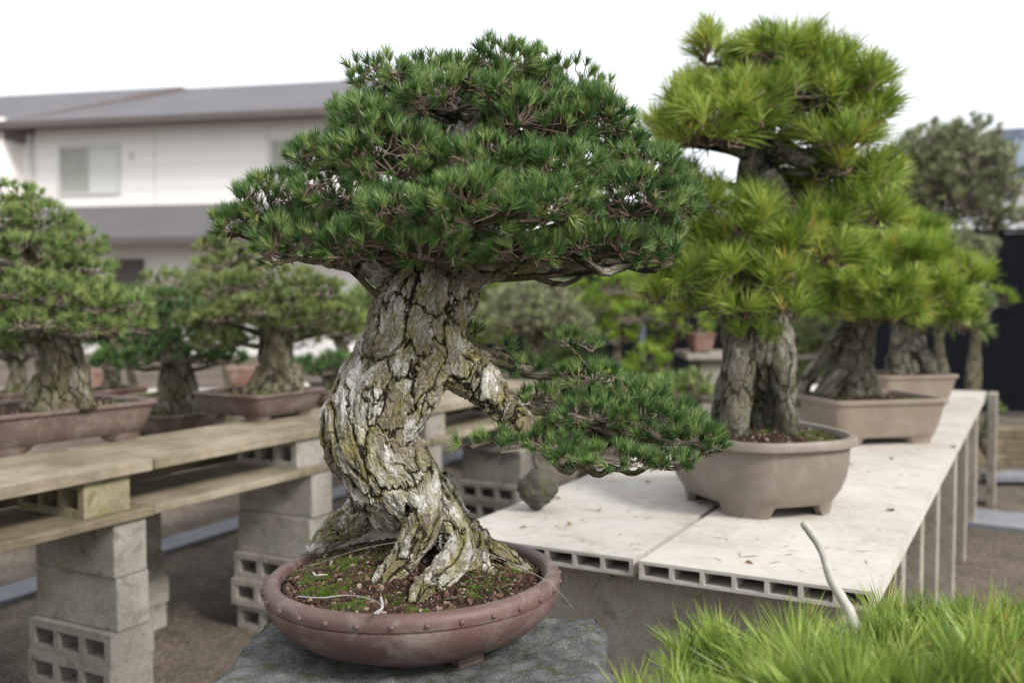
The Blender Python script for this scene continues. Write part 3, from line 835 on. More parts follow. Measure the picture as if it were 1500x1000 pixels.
rg = np.random.default_rng(21)
mp = [(845, 158, 42, 22, .02, .08), (518, 158, 36, 20, .03, .07), (908, 215, 40, 22, .03, .08), (720, 130, 50, 24, -.02, .08), (738, 92, 52, 30, .0, .07), (668, 108, 42, 22, .0, .06), (575, 128, 42, 24, .02, .07), (795, 128, 45, 30, .02, .08),
      (555, 178, 68, 32, -.02, .10), (660, 160, 82, 32, -.06, .10), (775, 172, 80, 34, -.05, .10), (872, 192, 58, 34, .02, .11),
      (472, 240, 55, 28, .03, .10), (575, 235, 82, 36, -.11, .11), (700, 232, 88, 36, -.15, .10), (815, 240, 82, 36, -.11, .11), (925, 255, 58, 34, .01, .12),
      (405, 300, 50, 34, .03, .10), (485, 300, 70, 34, -.06, .11), (590, 300, 82, 36, -.17, .11), (705, 312, 88, 36, -.21, .11), (810, 308, 82, 36, -.18, .11), (905, 312, 72, 36, -.09, .12), (982, 312, 46, 34, .02, .11),
      (362, 345, 38, 26, .02, .09), (440, 358, 66, 28, -.06, .10), (540, 362, 78, 28, -.15, .11), (650, 366, 80, 26, -.19, .10), (755, 366, 78, 26, -.17, .10), (862, 360, 66, 24, -.10, .10), (955, 368, 52, 24, .0, .11),
      (620, 140, 80, 40, .12, .10), (780, 160, 80, 40, .14, .10), (560, 230, 90, 40, .18, .12), (700, 220, 100, 45, .22, .12), (850, 240, 90, 40, .18, .12), (470, 320, 90, 36, .16, .12), (620, 320, 90, 36, .28, .12), (760, 320, 90, 36, .28, .12), (900, 330, 80, 34, .17, .12)]
jr = np.random.default_rng(77)
pads = pxpads([(a + (jr.random() - .5) * 34 * (b > 120), b + (jr.random() - .5) * 40 * (b > 120) * (b < 350), c * (.8 + .5 * jr.random()), d * (1.05 + .55 * jr.random()), e + (jr.random() - .5) * .06, f * 1.1) for a, b, c, d, e, f in mp], Y0)
crown_parts(tree, PC, pads, .0235, 36, .029, .0020, M['needle_main'], M['twig'], .0011, rg, th=(.08, .88), droop=0, upb=.75, low=-.6, lab='broad dome of dark green needle tufts')
tq = catmull(np.column_stack(pxpath(tr_main, Y0)), 6); tq = tq[tq[:, 2] > 1.42]
limbs = [limb_to(c, r, tq[:, :3], tq[:, 3], rg, .011) for c, r in pads]
limbs.append(pxpath([(800, 380, -.04, 10), (850, 388, -.06, 8), (900, 385, -.07, 6), (950, 396, -.06, 5), (985, 385, -.05, 3)], Y0))
limbs.append(pxpath([(810, 345, -.04, 9), (850, 378, -.1, 8), (885, 398, -.1, 7), (925, 388, -.08, 6), (960, 398, -.06, 3)], Y0))
wood_part('branches', tree, PC, limbs, M['bark_left'], 8, 6, .18, seed=4)
# lower right branch
lp = [(838, 500, 38, 14, -.02, .05), (775, 535, 38, 12, .02, .05), (862, 552, 52, 22, .0, .07), (930, 575, 50, 22, .02, .07), (800, 585, 50, 20, .0, .06), (870, 605, 62, 24, -.05, .07),
      (955, 625, 62, 26, -.02, .08), (1030, 650, 38, 24, .0, .06), (985, 610, 42, 20, .03, .06), (745, 640, 42, 15, -.06, .05), (683, 648, 17, 8, -.07, .02), (805, 648, 44, 18, -.08, .05), (890, 670, 60, 17, -.09, .06), (975, 672, 52, 16, -.07, .06), (835, 668, 36, 15, -.1, .05), (1010, 640, 50, 24, -.04, .06), (930, 600, 50, 24, -.02, .07),
      (695, 482, 14, 8, .03, .03), (735, 508, 18, 8, .03, .03), (905, 640, 52, 20, .06, .06)]
lpads = pxpads(lp, Y0)
crown_parts(tree, PC, lpads, .0235, 34, .028, .0019, M['needle_main'], M['twig_grey'], .0012, rg, th=(.08, .9), droop=.0, upb=.8, low=-.5, name='foliage_pad', lab='loose low branch of needle tufts reaching right')
lw = [pxpath([(700, 525, .0, 20), (735, 528, .0, 12), (780, 545, -.01, 9), (835, 548, -.01, 6), (860, 535, -.01, 3)], Y0),
      pxpath([(795, 642, -.04, 11), (808, 668, -.05, 8), (830, 690, -.06, 6), (852, 680, -.06, 5.5), (874, 695, -.07, 5), (900, 686, -.07, 5), (928, 693, -.07, 4.5), (955, 681, -.06, 4), (990, 686, -.05, 3), (1025, 668, -.04, 2), (1050, 655, -.03, 1.5)], Y0),
      pxpath([(770, 622, -.04, 14), (830, 622, -.04, 10), (890, 632, -.03, 8), (960, 645, -.02, 5), (1020, 655, -.02, 3)], Y0),
      pxpath([(740, 600, -.03, 10), (800, 605, -.01, 7), (870, 590, .01, 5), (930, 590, .02, 3)], Y0),
      pxpath([(760, 618, -.04, 8), (735, 640, -.06, 5), (690, 655, -.07, 3)], Y0),
      pxpath([(672, 470, .0, 9), (690, 500, .02, 6), (720, 515, .03, 4), (745, 518, .03, 2)], Y0)]
lwp = np.concatenate([a for a, b in lw]); lwr = np.concatenate([b for a, b in lw])
for c, r in lpads: lw.append(limb_to(c, r, lwp, lwr, rg, .005))
wood_part('branch', tree, PC, lw, M['bark_left'], 8, 6, .22, seed=40)
# fine pale roots, wire and guy lines
fr = []
for k in range(16):
    a = rg.random() * 6.28; r_ = .13 + rg.random() * .09; x, y = r_ * math.cos(a), r_ * math.sin(a)
    z = hz(np.array([x]), np.array([y]))[0]; u = rg.normal(size=2); u /= np.linalg.norm(u); L_ = .010 + rg.random() * .018
    pts = []
    for t in np.linspace(0, 1, 5):
        bend = math.sin(t * 3.1) * L_ * .4
        xx, yy = x + u[0] * L_ * (t - .5) * 2 - u[1] * bend, y + u[1] * L_ * (t - .5) * 2 + u[0] * bend
        pts.append((xx, yy, hz(np.array([xx]), np.array([yy]))[0] + .004 + .008 * math.sin(t * 3.14) * rg.random()))
    fr.append((np.array(pts) + PC, np.array([.0012, .0022, .0024, .002, .001])))
for k_, f_ in enumerate(fr): wood_part('surface_root', tree, PC, [f_], M['bark_left'] if k_ % 5 else M['deadwood'], 7, 5, .2, seed=80 + k_)
def zc(px, py, dz=.004):    # point lying on the soil seen at that place
    q = onz(px, py, .9); return q + np.array([0, 0, dz])
wv = [zc(435, 876), zc(470, 880, .006), zc(510, 878, .008), (zc(545, 888, .012)), zc(560, 898, .010), zc(553, 903, .004)]
wood_part('tie_wire', tree, PC, [(wv, [.0009] * 6), ([zc(548, 902), zc(560, 900, .012), zc(558, 893, .022)], [.0022, .0022, .0022])], M['wire'], 8, 6, 0, attrs=False)
gl = [([P(432, 838, 1.86), P(520, 806, 1.80), P(600, 790, 1.78)], [.0005] * 3), ([P(640, 792, 1.78), P(720, 812, 1.78), P(800, 850, 1.78), P(840, 890, 1.80)], [.00045] * 4)]
wood_part('guy_line', tree, PC, gl, M['line'], 5, 4, 0, attrs=False)

# stone pedestal
bm = bmesh.new(); bmesh.ops.create_grid(bm, x_segments=90, y_segments=90, size=1); bm.free()
def rock_slab(name, cx, cy, hx, hy, z0, z1, rz, mat, lab, cat):
    n = 120; u = np.linspace(-1, 1, n); X, Y = np.meshgrid(u, u)
    # one closed skin: top grid wrapped down the sides
    m = np.maximum(abs(X), abs(Y)); top = m < .78
    s = np.where(top, 1, .78 / np.maximum(m, 1e-6)); x = X * s / .78 * hx; y = Y * s / .78 * hy
    z = np.where(top, z1, z1 - (m - .78) / .22 * (z1 - z0))
    V = np.column_stack([x.ravel(), y.ravel(), z.ravel()])
    nrm_ = np.column_stack([(x / hx * ~top).ravel(), (y / hy * ~top).ravel(), top.ravel() * 1.0])
    q = V.copy(); q[:, 2] *= .8
    edge = fbm(q * 7 + 3, 4, 5); fine = fbm(q * 38, 4, 8)
    V = V + nrm_ * (edge * .014)[:, None] * np.where(nrm_[:, 2:3] > 0, .35, 1.6) + nrm_ * (fine * .0035)[:, None]
    V[:, 2] -= np.clip((np.maximum(abs(V[:, 0]) / hx, abs(V[:, 1]) / hy) - .93) / .07, 0, 1) ** 2 * .012 * top.ravel()
    idx = np.arange(n * n).reshape(n, n)
    Q = np.stack([idx[:-1, :-1], idx[:-1, 1:], idx[1:, 1:], idx[1:, :-1]], -1).reshape(-1, 4)
    return tag(mobj(name, V, Q, mat, None, True, (cx, cy, 0), rz), lab, cat)
rock_slab('stone_pedestal', -.172, 1.72, .335, .30, GZ, .766, math.radians(-3), M['granite'], 'rough grey stone pedestal with green stains under the round studded pot', 'pedestal')

# ------------------------------------------------------------------ RIGHT TREES
def oval_prof(H, rim=.02, belly=.01):
    return [(-.070, 0), (-.062, H * .06), (-.044, H * .2), (-.030, H * .4), (-.024, H * .6), (-.022, H * .78), (-.022, H * .84), (-.006, H * .86), (.0, H * .875), (.0, H * .97), (-.004, H), (-.024, H), (-.028, H * .97), (-.032, H * .8)]
def rect_prof(H, flare=.04):
    return [(-flare - .012, 0), (-flare - .006, .004), (-flare * .75, H * .35), (-flare * .45, H * .7), (-flare * .3, H * .86), (-.002, H * .88), (0, H * .9), (0, H * .98), (-.003, H), (-.022, H), (-.026, H * .96), (-.03, H * .8)]

def bonsai(loc, lab, potspec, trunk, extra_wood, pads, npar, seed, group='potted bonsai pines', bark='bark_right', limbr=.02, soilz=None, moss=.3, name='bonsai_pine', grains=700, thick_sides=14):
    rg = np.random.default_rng(seed); loc = np.asarray(loc, float)
    t = empty(name, loc, lab, 'bonsai', group)
    if potspec:
        a, b, pe, H, kind, mat, rz, fh = potspec
        pf = oval_prof(H) if kind == 'oval' else rect_prof(H)
        inset = .055 if kind == 'oval' else .045
        pot(t, a, b, pe, pf, M[mat], (0, 0, fh), rz, foot=(a - inset - (.02 if kind == 'oval' else 0), b - inset - (.02 if kind == 'oval' else 0), min(a, b) * .55, fh + .004, 0))
        soil_part(t, a - .03, b - .03, pe, fh + H * .9, .02, (0, 0, 0), rz, grains=grains, gr=.006, moss=moss, seed=seed, mossh=.01)
    tp, trd = trunk
    wood_part('trunk', t, loc, [trunk] + list(extra_wood), M[bark], thick_sides, 7, .16, seed=seed)
    q = catmull(np.column_stack([tp, trd]), 5); q = q[len(q) // 3:]
    sp, n, L, w_, nm, tm, two, th, droop, upb = npar[:10]; core = npar[10] if len(npar) > 10 else .3
    wood_part('branches', t, loc, [limb_to(c, r, q[:, :3], q[:, 3], rg, limbr, .05) for c, r in pads], M[bark], 7, 5, .2, seed=seed + 5)
    crown_parts(t, loc, pads, sp, n, L, w_, M[nm], M[tm], .0022, rg, two=two, th=th, droop=droop, upb=upb, core=core)
    return t

# R1: big black pine in the oval pot
Y1 = 3.42
base = np.array([.84, 3.40, SZ])
trunk = pxpath([(1112, 655, .06, 26), (1112, 575, .06, 30), (1110, 515, .0, 42), (1110, 480, .0, 42), (1110, 420, 0, 36), (1105, 350, 0, 30), (1105, 280, .04, 28), (1108, 220, .04, 24), (1120, 160, 0, 18), (1125, 100, 0, 12), (1125, 55, 0, 5)], Y1)
ew = [pxpath(l, Y1) for l in ([(1090, 460, -.02, 32), (1084, 530, -.05, 26), (1078, 590, -.06, 22), (1074, 650, -.06, 24)],
                              [(1128, 460, -.02, 28), (1145, 530, -.05, 22), (1150, 590, -.06, 16), (1156, 650, -.05, 16)],
                              [(1118, 470, -.05, 20), (1118, 510, -.06, 14), (1122, 535, -.06, 6)],
                              [(1085, 520, .0, 20), (1060, 580, .0, 15), (1046, 645, .02, 10)],
                              [(1130, 215, -.03, 20), (1180, 232, -.06, 13), (1235, 240, -.05, 8)],
                              [(1090, 215, -.03, 18), (1040, 200, -.05, 12), (990, 212, -.05, 8)],
                              [(1120, 260, .0, 24), (1150, 300, -.03, 18), (1175, 345, -.05, 10)])]
rp = [(1040, 285, 36, 20, .0, .1), (1015, 330, 40, 22, .04, .1), (1060, 350, 40, 22, .0, .12), (1000, 255, 30, 10, .06, .1), (1150, 260, 36, 18, .1, .1), (985, 375, 30, 16, .05, .1), (960, 420, 26, 14, .05, .1), (1130, 74, 62, 26, .0, .18), (1038, 72, 22, 34, .02, .08), (1195, 98, 60, 28, .0, .18), (1250, 122, 42, 34, .0, .15), (1005, 135, 30, 20, .0, .12), (1100, 140, 60, 28, -.12, .14), (1060, 165, 70, 26, -.15, .15), (1180, 140, 66, 32, -.1, .16),
      (1265, 172, 42, 36, .0, .15), (985, 190, 48, 18, -.02, .13), (1035, 195, 60, 14, -.1, .13), (1225, 195, 48, 20, -.1, .13), (1230, 240, 46, 22, -.05, .13), (1280, 255, 34, 28, .02, .12), (1262, 305, 52, 30, -.02, .15),
      (1205, 318, 40, 26, -.03, .12), (1105, 305, 34, 20, -.14, .10), (1085, 330, 30, 18, -.1, .1), (1150, 345, 46, 26, -.08, .14), (1205, 365, 48, 26, -.08, .14),
      (1010, 405, 46, 26, -.02, .13), (1075, 385, 44, 26, -.1, .13), (1125, 400, 50, 28, -.12, .13), (1085, 440, 40, 20, -.14, .11), (1025, 440, 36, 16, .0, .1), (1150, 440, 36, 18, -.1, .1), (1100, 478, 30, 10, -.12, .06),
      (1150, 90, 80, 30, .2, .15), (1060, 140, 60, 30, .22, .14), (1200, 170, 60, 30, .22, .14), (1200, 270, 50, 26, .25, .12)]
bonsai(base, 'tall long needled pine in the big oval grey brown pot on the right table', (.33, .285, 2.7, .215, 'oval', 'pot_grey', math.radians(108), .04),
       trunk, ew, pxpads([(a, b + 4, c * 1.08, d * 1.15, e, f * 1.1) for a, b, c, d, e, f in rp], Y1), (.061, 42, .100, .0032, 'needle_black', 'twig', True, (.06, 1.0), .1, .75, .5), 31, grains=1500, limbr=.018)
# R2
Y2 = 4.95
base = onz(1266, 643, SZ); base[2] = SZ
trunk = pxpath([(1254, 600, 0, 32), (1254, 555, 0, 26), (1258, 500, 0, 23), (1262, 460, 0, 22), (1270, 400, 0, 18), (1275, 350, 0, 14), (1270, 310, 0, 6)], Y2)
ew = [pxpath(l, Y2) for l in ([(1245, 520, .0, 18), (1220, 560, -.03, 16), (1195, 595, -.02, 13)], [(1240, 480, 0, 14), (1208, 520, .0, 11), (1180, 560, .02, 10), (1172, 595, .02, 9)], [(1262, 530, -.03, 15), (1280, 570, -.05, 10), (1300, 598, -.05, 5)])]
rp = [(1250, 372, 60, 24, -.2, .2), (1325, 378, 62, 26, -.15, .22), (1385, 405, 46, 26, -.1, .2), (1280, 415, 70, 24, -.35, .2), (1355, 432, 58, 24, -.3, .2), (1210, 408, 50, 22, -.2, .18), (1225, 448, 46, 16, -.25, .16), (1300, 455, 60, 14, -.35, .18), (1385, 462, 40, 18, -.2, .16), (1320, 340, 46, 20, .1, .2), (1260, 330, 50, 22, .1, .2)]
bonsai(base, 'pale trunked pine in the tan rectangular pot, second along the right table', (.31, .25, 14, .185, 'rect', 'pot_tan', .22, .035),
       trunk, ew, pxpads([(a, b, c * 1.1, d * 1.25, e, f * 1.1) for a, b, c, d, e, f in rp], Y2), (.064, 44, .11, .0046, 'needle_black', 'twig', True, (.06, 1.05), .12, .7, .5), 32, limbr=.022)
# R3
Y3 = 6.5
base = onz(1322, 592, SZ); base[2] = SZ
trunk = pxpath([(1318, 566, 0, 26), (1318, 525, 0, 18), (1322, 480, 0, 15), (1335, 440, 0, 16), (1340, 400, 0, 8)], Y3)
ew = [pxpath([(1330, 500, 0, 18), (1355, 525, 0, 12), (1362, 555, 0, 14)], Y3)]
rp = [(1330, 430, 60, 20, 0, .3), (1395, 440, 40, 18, -.1, .25), (1410, 475, 30, 12, -.1, .2), (1270, 450, 50, 18, 0, .25), (1350, 400, 50, 20, 0, .25)]
bonsai(base, 'pine in the farthest tan pot at the back of the right table', (.27, .22, 14, .17, 'rect', 'pot_tan', .2, .035),
       trunk, ew, pxpads([(a, b, c * 1.1, d * 1.3, e, f * 1.1) for a, b, c, d, e, f in rp], Y3), (.085, 36, .10, .006, 'needle_left', 'twig', True, (.1, 1.0), .1, .6), 33, limbr=.022)

# ------------------------------------------------------------------ FRONT PINE
Yf = 1.32
base = P(1300, 1230, Yf); base = np.array([base[0], base[1], .40])
trunk = pxpath([(1300, 1370, 0, 60), (1290, 1280, 0, 50), (1310, 1180, 0, 42), (1300, 1090, 0, 32), (1290, 1040, 0, 20)], Yf)
trunk[0][0][2] = .52
rp = [(1300, 985, 130, 40, .0, .11), (1430, 962, 110, 40, .05, .11), (1180, 985, 110, 34, .0, .11), (1050, 995, 90, 30, .02, .10), (945, 1022, 62, 24, .0, .08), (1240, 1020, 150, 40, -.16, .10), (1400, 1020, 150, 50, -.16, .10), (1540, 1000, 100, 60, .0, .12), (1090, 1060, 120, 40, -.14, .1),
      (1330, 938, 80, 22, .16, .08), (1440, 930, 80, 20, .18, .08), (1160, 950, 60, 20, .14, .07), (1075, 960, 30, 14, .1, .06), (1520, 930, 60, 20, .16, .08)]
fpads = pxpads(rp, Yf)
bonsai(base, 'bright green bushy pine with upright soft needles in the bottom right foreground', (.24, .19, 2.6, .13, 'oval', 'pot_grey', .3, .03),
       trunk, [], fpads, (.052, 50, .072, .0022, 'needle_front', 'twig', True, (.08, .95), .0, .5, .7), 41, limbr=.012, bark='bark_left')
ft = bpy.data.objects['bonsai_pine.004'] if 'bonsai_pine.004' in bpy.data.objects else None
for o in bpy.data.objects:
    if o.type == 'EMPTY' and o.get('label', '').startswith('bright green bushy'): ft = o
wood_part('bare_branch', ft, np.array(ft.location), [pxpath([(1262, 945, .12, 10), (1243, 892, .14, 8), (1218, 850, .15, 6.5), (1204, 808, .16, 5.5), (1186, 778, .16, 6), (1176, 765, .16, 4.5)], Yf), pxpath([(1262, 945, .12, 11), (1290, 1020, .05, 12), (1295, 1080, 0, 14)], Yf)], M['deadwood'], 10, 6, .18, attrs=False)['label'] = 'bare bleached branch stub sticking up'
mb = MB(); mb.box(-.26, .26, -.22, .22, 0, .40 - GZ)
tag(mb.obj('concrete_pedestal', M['support'], loc=(base[0], base[1], GZ), rz=.3, bevel=.008), 'concrete pedestal under the bright foreground pine', 'pedestal')

# ------------------------------------------------------------------ LEFT TREES
NL = lambda nm='needle_left', sp=.044, n=30, L=.042, w_=.0042: (sp, n, L, w_, nm, 'twig_grey', False, (.1, 1.15), .0, .6)
# A: leftmost, long pot
YA = 3.85
base = np.array([-1.84, 3.90, .832])
trunk = pxpath([(92, 600, 0, 46), (92, 565, 0, 35), (88, 520, 0, 31), (70, 480, 0, 30), (55, 440, 0, 28), (45, 390, 0, 20), (30, 330, 0, 12), (22, 290, 0, 6)], YA)
ew = [pxpath(l, YA) for l in ([(110, 540, -.02, 20), (118, 570, -.04, 16), (130, 600, -.06, 12)], [(70, 560, -.02, 22), (50, 585, -.04, 16), (35, 600, -.05, 8)])]
rp = [(25, 292, 34, 20, 0, .12), (60, 325, 46, 22, -.05, .14), (0, 330, 46, 24, -.1, .14), (105, 362, 44, 22, .0, .15), (45, 375, 60, 24, -.15, .15), (-30, 380, 60, 26, -.1, .15), (110, 392, 44, 14, -.05, .12),
      (40, 425, 70, 22, -.2, .16), (110, 440, 60, 22, -.1, .15), (165, 452, 48, 20, 0, .15), (185, 478, 34, 14, .0, .12), (-20, 440, 70, 22, -.15, .15), (60, 470, 60, 14, -.22, .12), (130, 480, 50, 14, -.12, .12), (30, 380, 90, 26, .2, .15), (100, 430, 70, 22, .25, .15), (-40, 500, 60, 20, -.1, .15)]
bonsai(base, 'bushy green bonsai at the left edge in the long reddish brown rectangular pot', (.375, .235, 12, .125, 'rect', 'pot_red', math.radians(56.5), .028), trunk, ew, pxpads([(a, b, c * 1.12, d * 1.35, e, f * 1.1) for a, b, c, d, e, f in rp], YA), NL(), 51, bark='bark_left', limbr=.02, moss=.2)
# B: square pot
YB = 4.78
base = np.array([-1.22, 4.80, .828])
trunk = pxpath([(406, 582, 0, 36), (406, 548, 0, 26), (402, 510, 0, 23), (402, 480, 0, 21), (398, 450, 0, 20), (385, 410, 0, 12), (370, 380, 0, 6)], YB)
ew = [pxpath([(420, 540, -.02, 18), (432, 560, -.03, 14), (440, 578, -.03, 8)], YB), pxpath([(390, 545, -.02, 16), (372, 568, -.03, 12), (355, 580, -.03, 6)], YB)]
rp = [(400, 412, 60, 20, 0, .18), (340, 425, 50, 20, 0, .18), (455, 425, 44, 16, 0, .18), (490, 455, 36, 14, 0, .15), (440, 470, 56, 14, -.1, .16), (350, 462, 56, 16, -.1, .18), (300, 470, 36, 16, 0, .15), (400, 450, 60, 16, -.2, .15), (335, 385, 40, 18, .2, .15), (500, 480, 34, 14, .1, .15), (320, 500, 40, 12, -.05, .15), (318, 362, 26, 14, .3, .12)]
bonsai(base, 'olive green bonsai in the square brown pot left of the big twisted trunk', (.245, .225, 12, .105, 'rect', 'pot_red', math.radians(60), .024), trunk, ew, pxpads([(a, b, c * 1.12, d * 1.35, e, f * 1.1) for a, b, c, d, e, f in rp], YB), NL('needle_olive', .05, 30, .048, .005), 52, bark='bark_left', limbr=.02, moss=.3)
# C: darker small tree between
YC = 5.3
base = np.array([*P(262, 590, YC)[:2], .676])
trunk = pxpath([(262, 610, 0, 34), (262, 570, 0, 28), (258, 530, 0, 20), (250, 490, 0, 12)], YC)
rp = [(255, 470, 50, 20, 0, .2), (200, 500, 50, 20, 0, .2), (300, 495, 46, 18, 0, .2), (250, 520, 70, 16, -.1, .2), (180, 530, 40, 12, -.1, .18), (325, 525, 36, 12, 0, .15), (240, 445, 44, 16, .1, .18)]
bonsai(base, 'small dark green bonsai with a mossy stem between the two left pots', (.24, .18, 9, .10, 'rect', 'pot_red', math.radians(60), .02), trunk, [], pxpads([(a, b, c * 1.12, d * 1.35, e, f * 1.1) for a, b, c, d, e, f in rp], YC), NL('needle_dark', .055, 28, .05, .0055), 53, bark='bark_left', moss=.8)
# D: round light dome
YD = 6.4
def dome(px, py, rx, rz, Y, lab, nm, seed, zb=.676, group='small round trees on the rear benches', n=4, potm='pot_red', sp=.062, L=.06):
    base = np.array([*P(px, 500, Y)[:2], zb]); k = Y / F; c = P(px, py, Y)
    hgt = c[2] - zb
    tpts = np.array([base + [0, 0, .08], base + [.02, 0, .08 + hgt * .4], base + [-.02, .02, hgt * .75], c])
    rg = np.random.default_rng(seed); pads = [(c, (rx * k * .85, rx * k * .8, rz * k * .85))]
    for i in range(n):
        a = i * 6.283 / n + seed; pads.append((c + np.array([math.cos(a) * rx * k * .6, math.sin(a) * rx * k * .5, -rz * k * (.25 + .5 * rg.random())]), (rx * k * .6, rx * k * .6, rz * k * .55)))
    return bonsai(base, lab, (.22, .17, 9, .10, 'rect', potm, math.radians(60), .02), (tpts, np.array([.07, .05, .04, .012])), [], pads, NL(nm, sp, 22, L, .006), seed, group, 'bark_left', moss=.4, grains=200, thick_sides=9)
dome(243, 425, 52, 42, 6.2, 'rounded light olive tree behind the gap between the left bonsai', 'needle_olive', 61)
dome(160, 520, 26, 14, 6.6, 'low bright green cushion tree beside the brick coloured pot', 'needle_bright', 62, potm='pot_brick')
dome(480, 530, 50, 20, 6.6, 'flat dark green tree just behind the square pot', 'needle_dark', 63)
dome(500, 470, 40, 34, 7.2, 'fresh green tree left of the twisted trunk', 'needle_bright', 64)
dome(782, 446, 78, 54, 6.9, 'grey green cloud shaped tree right of the twisted trunk', 'needle_grey', 65, n=6)
dome(700, 480, 40, 30, 7.6, 'green leaning tree close behind the twisted trunk', 'needle_bright', 66)
dome(20, 500, 60, 30, 6.4, 'shaded green tree behind the leftmost bonsai', 'needle_dark', 67)
# ------------------------------------------------------------------ BACKGROUND
# rear benches: pale slabs on blocks
def rear_bench(x0, x1, y, lab, wd=.8, z=.62, ang=0):
    t = empty('rear_bench', ((x0 + x1) / 2, y, GZ), lab, 'bench', 'pale benches in the back rows', rz=ang)
    L = x1 - x0; m = MB(); m.box(-L / 2, L / 2, 0, wd, z - GZ - .05, z - GZ); m.obj('bench_top', M['slab' if z < .8 else 'support'], t, bevel=.004)
    k = max(2, int(L / 1.5) + 1)
    for i in range(k):
        xx = -L / 2 + .15 + i * (L - .5) / (k - 1); mb = MB(); mb.box(xx, xx + .19, .08, wd - .08, 0, z - GZ - .051); mb.obj('leg', M['block'], t, bevel=.005)
    return t
rear_bench(-6.2, -2.3, 7.6, 'pale rear bench behind the leftmost bonsai')
rear_bench(-2.2, 0.2, 8.2, 'pale rear bench behind the square pot and the twisted trunk')
rear_bench(1.62, 3.2, 9.2, 'rear bench with a reddish pot seen left of the big pine', z=.86)
def back_tree(px, py, rx, rz, Y, lab, nm, seed, stand=None, name='garden_pine', group='trained trees at the back of the yard', bark='bark_left', n=8, sp=.11, L=.10, w_=.012, multi=False, tw=.05, lean=0):
    rg = np.random.default_rng(seed); k = Y / F
    c = P(px, py, Y); zb = GZ if stand is None else stand; base = np.array([c[0] + lean, c[1], zb])
    t = empty(name, base, lab, 'tree', group)
    h = c[2] - zb
    tp = np.array([base, base + [-lean * .3 + .04, 0, h * .3], base + [-lean * .6 - .05, .03, h * .62], c, c + [0, 0, rz * k * .6]])
    tr = np.array([tw * 1.4, tw, tw * .8, tw * .6, tw * .2])
    pads = []
    for i in range(n):
        u = i / max(1, n - 1); a = i * 2.4 + seed
        zz = rz * k * (.75 - 1.5 * u); rad = rx * k * math.sqrt(max(.15, 1 - (.75 - 1.5 * u) ** 2)) 
        pads.append((c + np.array([math.cos(a) * rad * .5, math.sin(a) * rad * .4, zz]), (rad * .78, rad * .7, rz * k * (.38 if multi else .6))))
    wood_part('trunk', t, base, [(tp, tr)], M[bark], 9, 6, .15, seed=seed)
    q = catmull(np.column_stack([tp, tr]), 5); q = q[len(q) // 3:]
    wood_part('branches', t, base, [limb_to(c_, r_, q[:, :3], q[:, 3], rg, tw * .5) for c_, r_ in pads], M[bark], 6, 4, .2, seed=seed)
    crown_parts(t, base, pads, sp, 20, L, w_, M[nm], M['twig_grey'], .004, rg, th=(.1, 1.2), droop=0, upb=.5)
    return t
back_tree(912, 448, 60, 58, 9.3, 'bright green cloud pruned tree with a pale slanting trunk before the black fence', 'needle_bright', 71, multi=True, n=7)
back_tree(990, 452, 52, 56, 9.6, 'yellow green tree between the cloud pruned tree and the big pine', 'needle_bright', 72, n=6)
back_tree(858, 470, 40, 44, 9.8, 'low light green shrub tree left of the cloud pruned tree', 'needle_bright', 73, n=4)
back_tree(940, 540, 44, 26, 8.4, 'bright green low dome below the cloud pruned tree', 'needle_bright', 74, n=4)
back_tree(1010, 575, 60, 22, 7.0, 'green clipped low shrub left of the oval pot', 'needle_left', 75, n=5, sp=.12)
back_tree(735, 440, 50, 40, 10.5, 'yellow green tree behind the grey green cloud shaped tree', 'needle_bright', 78, n=7)
back_tree(820, 540, 60, 40, 10.0, 'fresh green bush tree behind the low branch', 'needle_left', 79, n=7)
back_tree(1040, 410, 64, 60, 10.6, 'mid green tree behind the oval pot pine', 'needle_left', 80, n=7)
back_tree(1195, 520, 60, 46, 9.4, 'dull green tree seen between the two nearest trunks on the right table', 'needle_olive', 86, n=7)
back_tree(740, 550, 60, 24, 8.6, 'dim green shrub behind the low branch', 'needle_dark', 76, n=5)
back_tree(850, 590, 60, 20, 7.6, 'dark green clipped shrub under the low branch', 'needle_dark', 77, n=5)
back_tree(1385, 262, 88, 70, 9.0, 'tall grey green trained pine against the sky at the right', 'needle_grey', 81, n=13, sp=.085, L=.085, w_=.009, tw=.09, lean=-.4)
back_tree(1462, 318, 42, 18, 9.2, 'low side pine with grey green pads above the black fence', 'needle_grey', 82, n=5, sp=.085, L=.085, w_=.009, lean=-.3)
back_tree(1388, 378, 62, 42, 8.6, 'rounded grey green tree above the right end of the table', 'needle_grey', 83, n=6, sp=.085, L=.085, w_=.009)
back_tree(1450, 440, 36, 20, 8.2, 'bright green thin side pine before the black fence at the right', 'needle_bright', 84, n=4, sp=.14, L=.08, lean=-.2)
back_tree(1452, 612, 18, 24, 8.0, 'small rounded dark green bush behind the right end of the table', 'needle_left', 85, n=4, sp=.1, L=.06, name='bush')
for i, (px, py, rx, rz, Y, nm, lab) in enumerate(((60, 470, 90, 44, 11, 'needle_dark', 'dark tree at the back behind the leftmost bonsai'), (190, 465, 60, 36, 12, 'needle_dark', 'dark tree at the back below the pent roof'), (330, 440, 70, 50, 11.5, 'needle_olive', 'olive tree at the back over the square pot'),
                          (430, 465, 60, 40, 12.5, 'needle_left', 'green tree at the back right above the square pot'), (560, 460, 70, 40, 12, 'needle_left', 'green tree at the back hidden by the twisted trunk'), (-60, 440, 80, 60, 11.5, 'needle_olive', 'olive tree past the left edge at the back'))):
    back_tree(px, py, rx, rz, Y, lab, nm, 90 + i, n=9, sp=.14, L=.14, w_=.018)

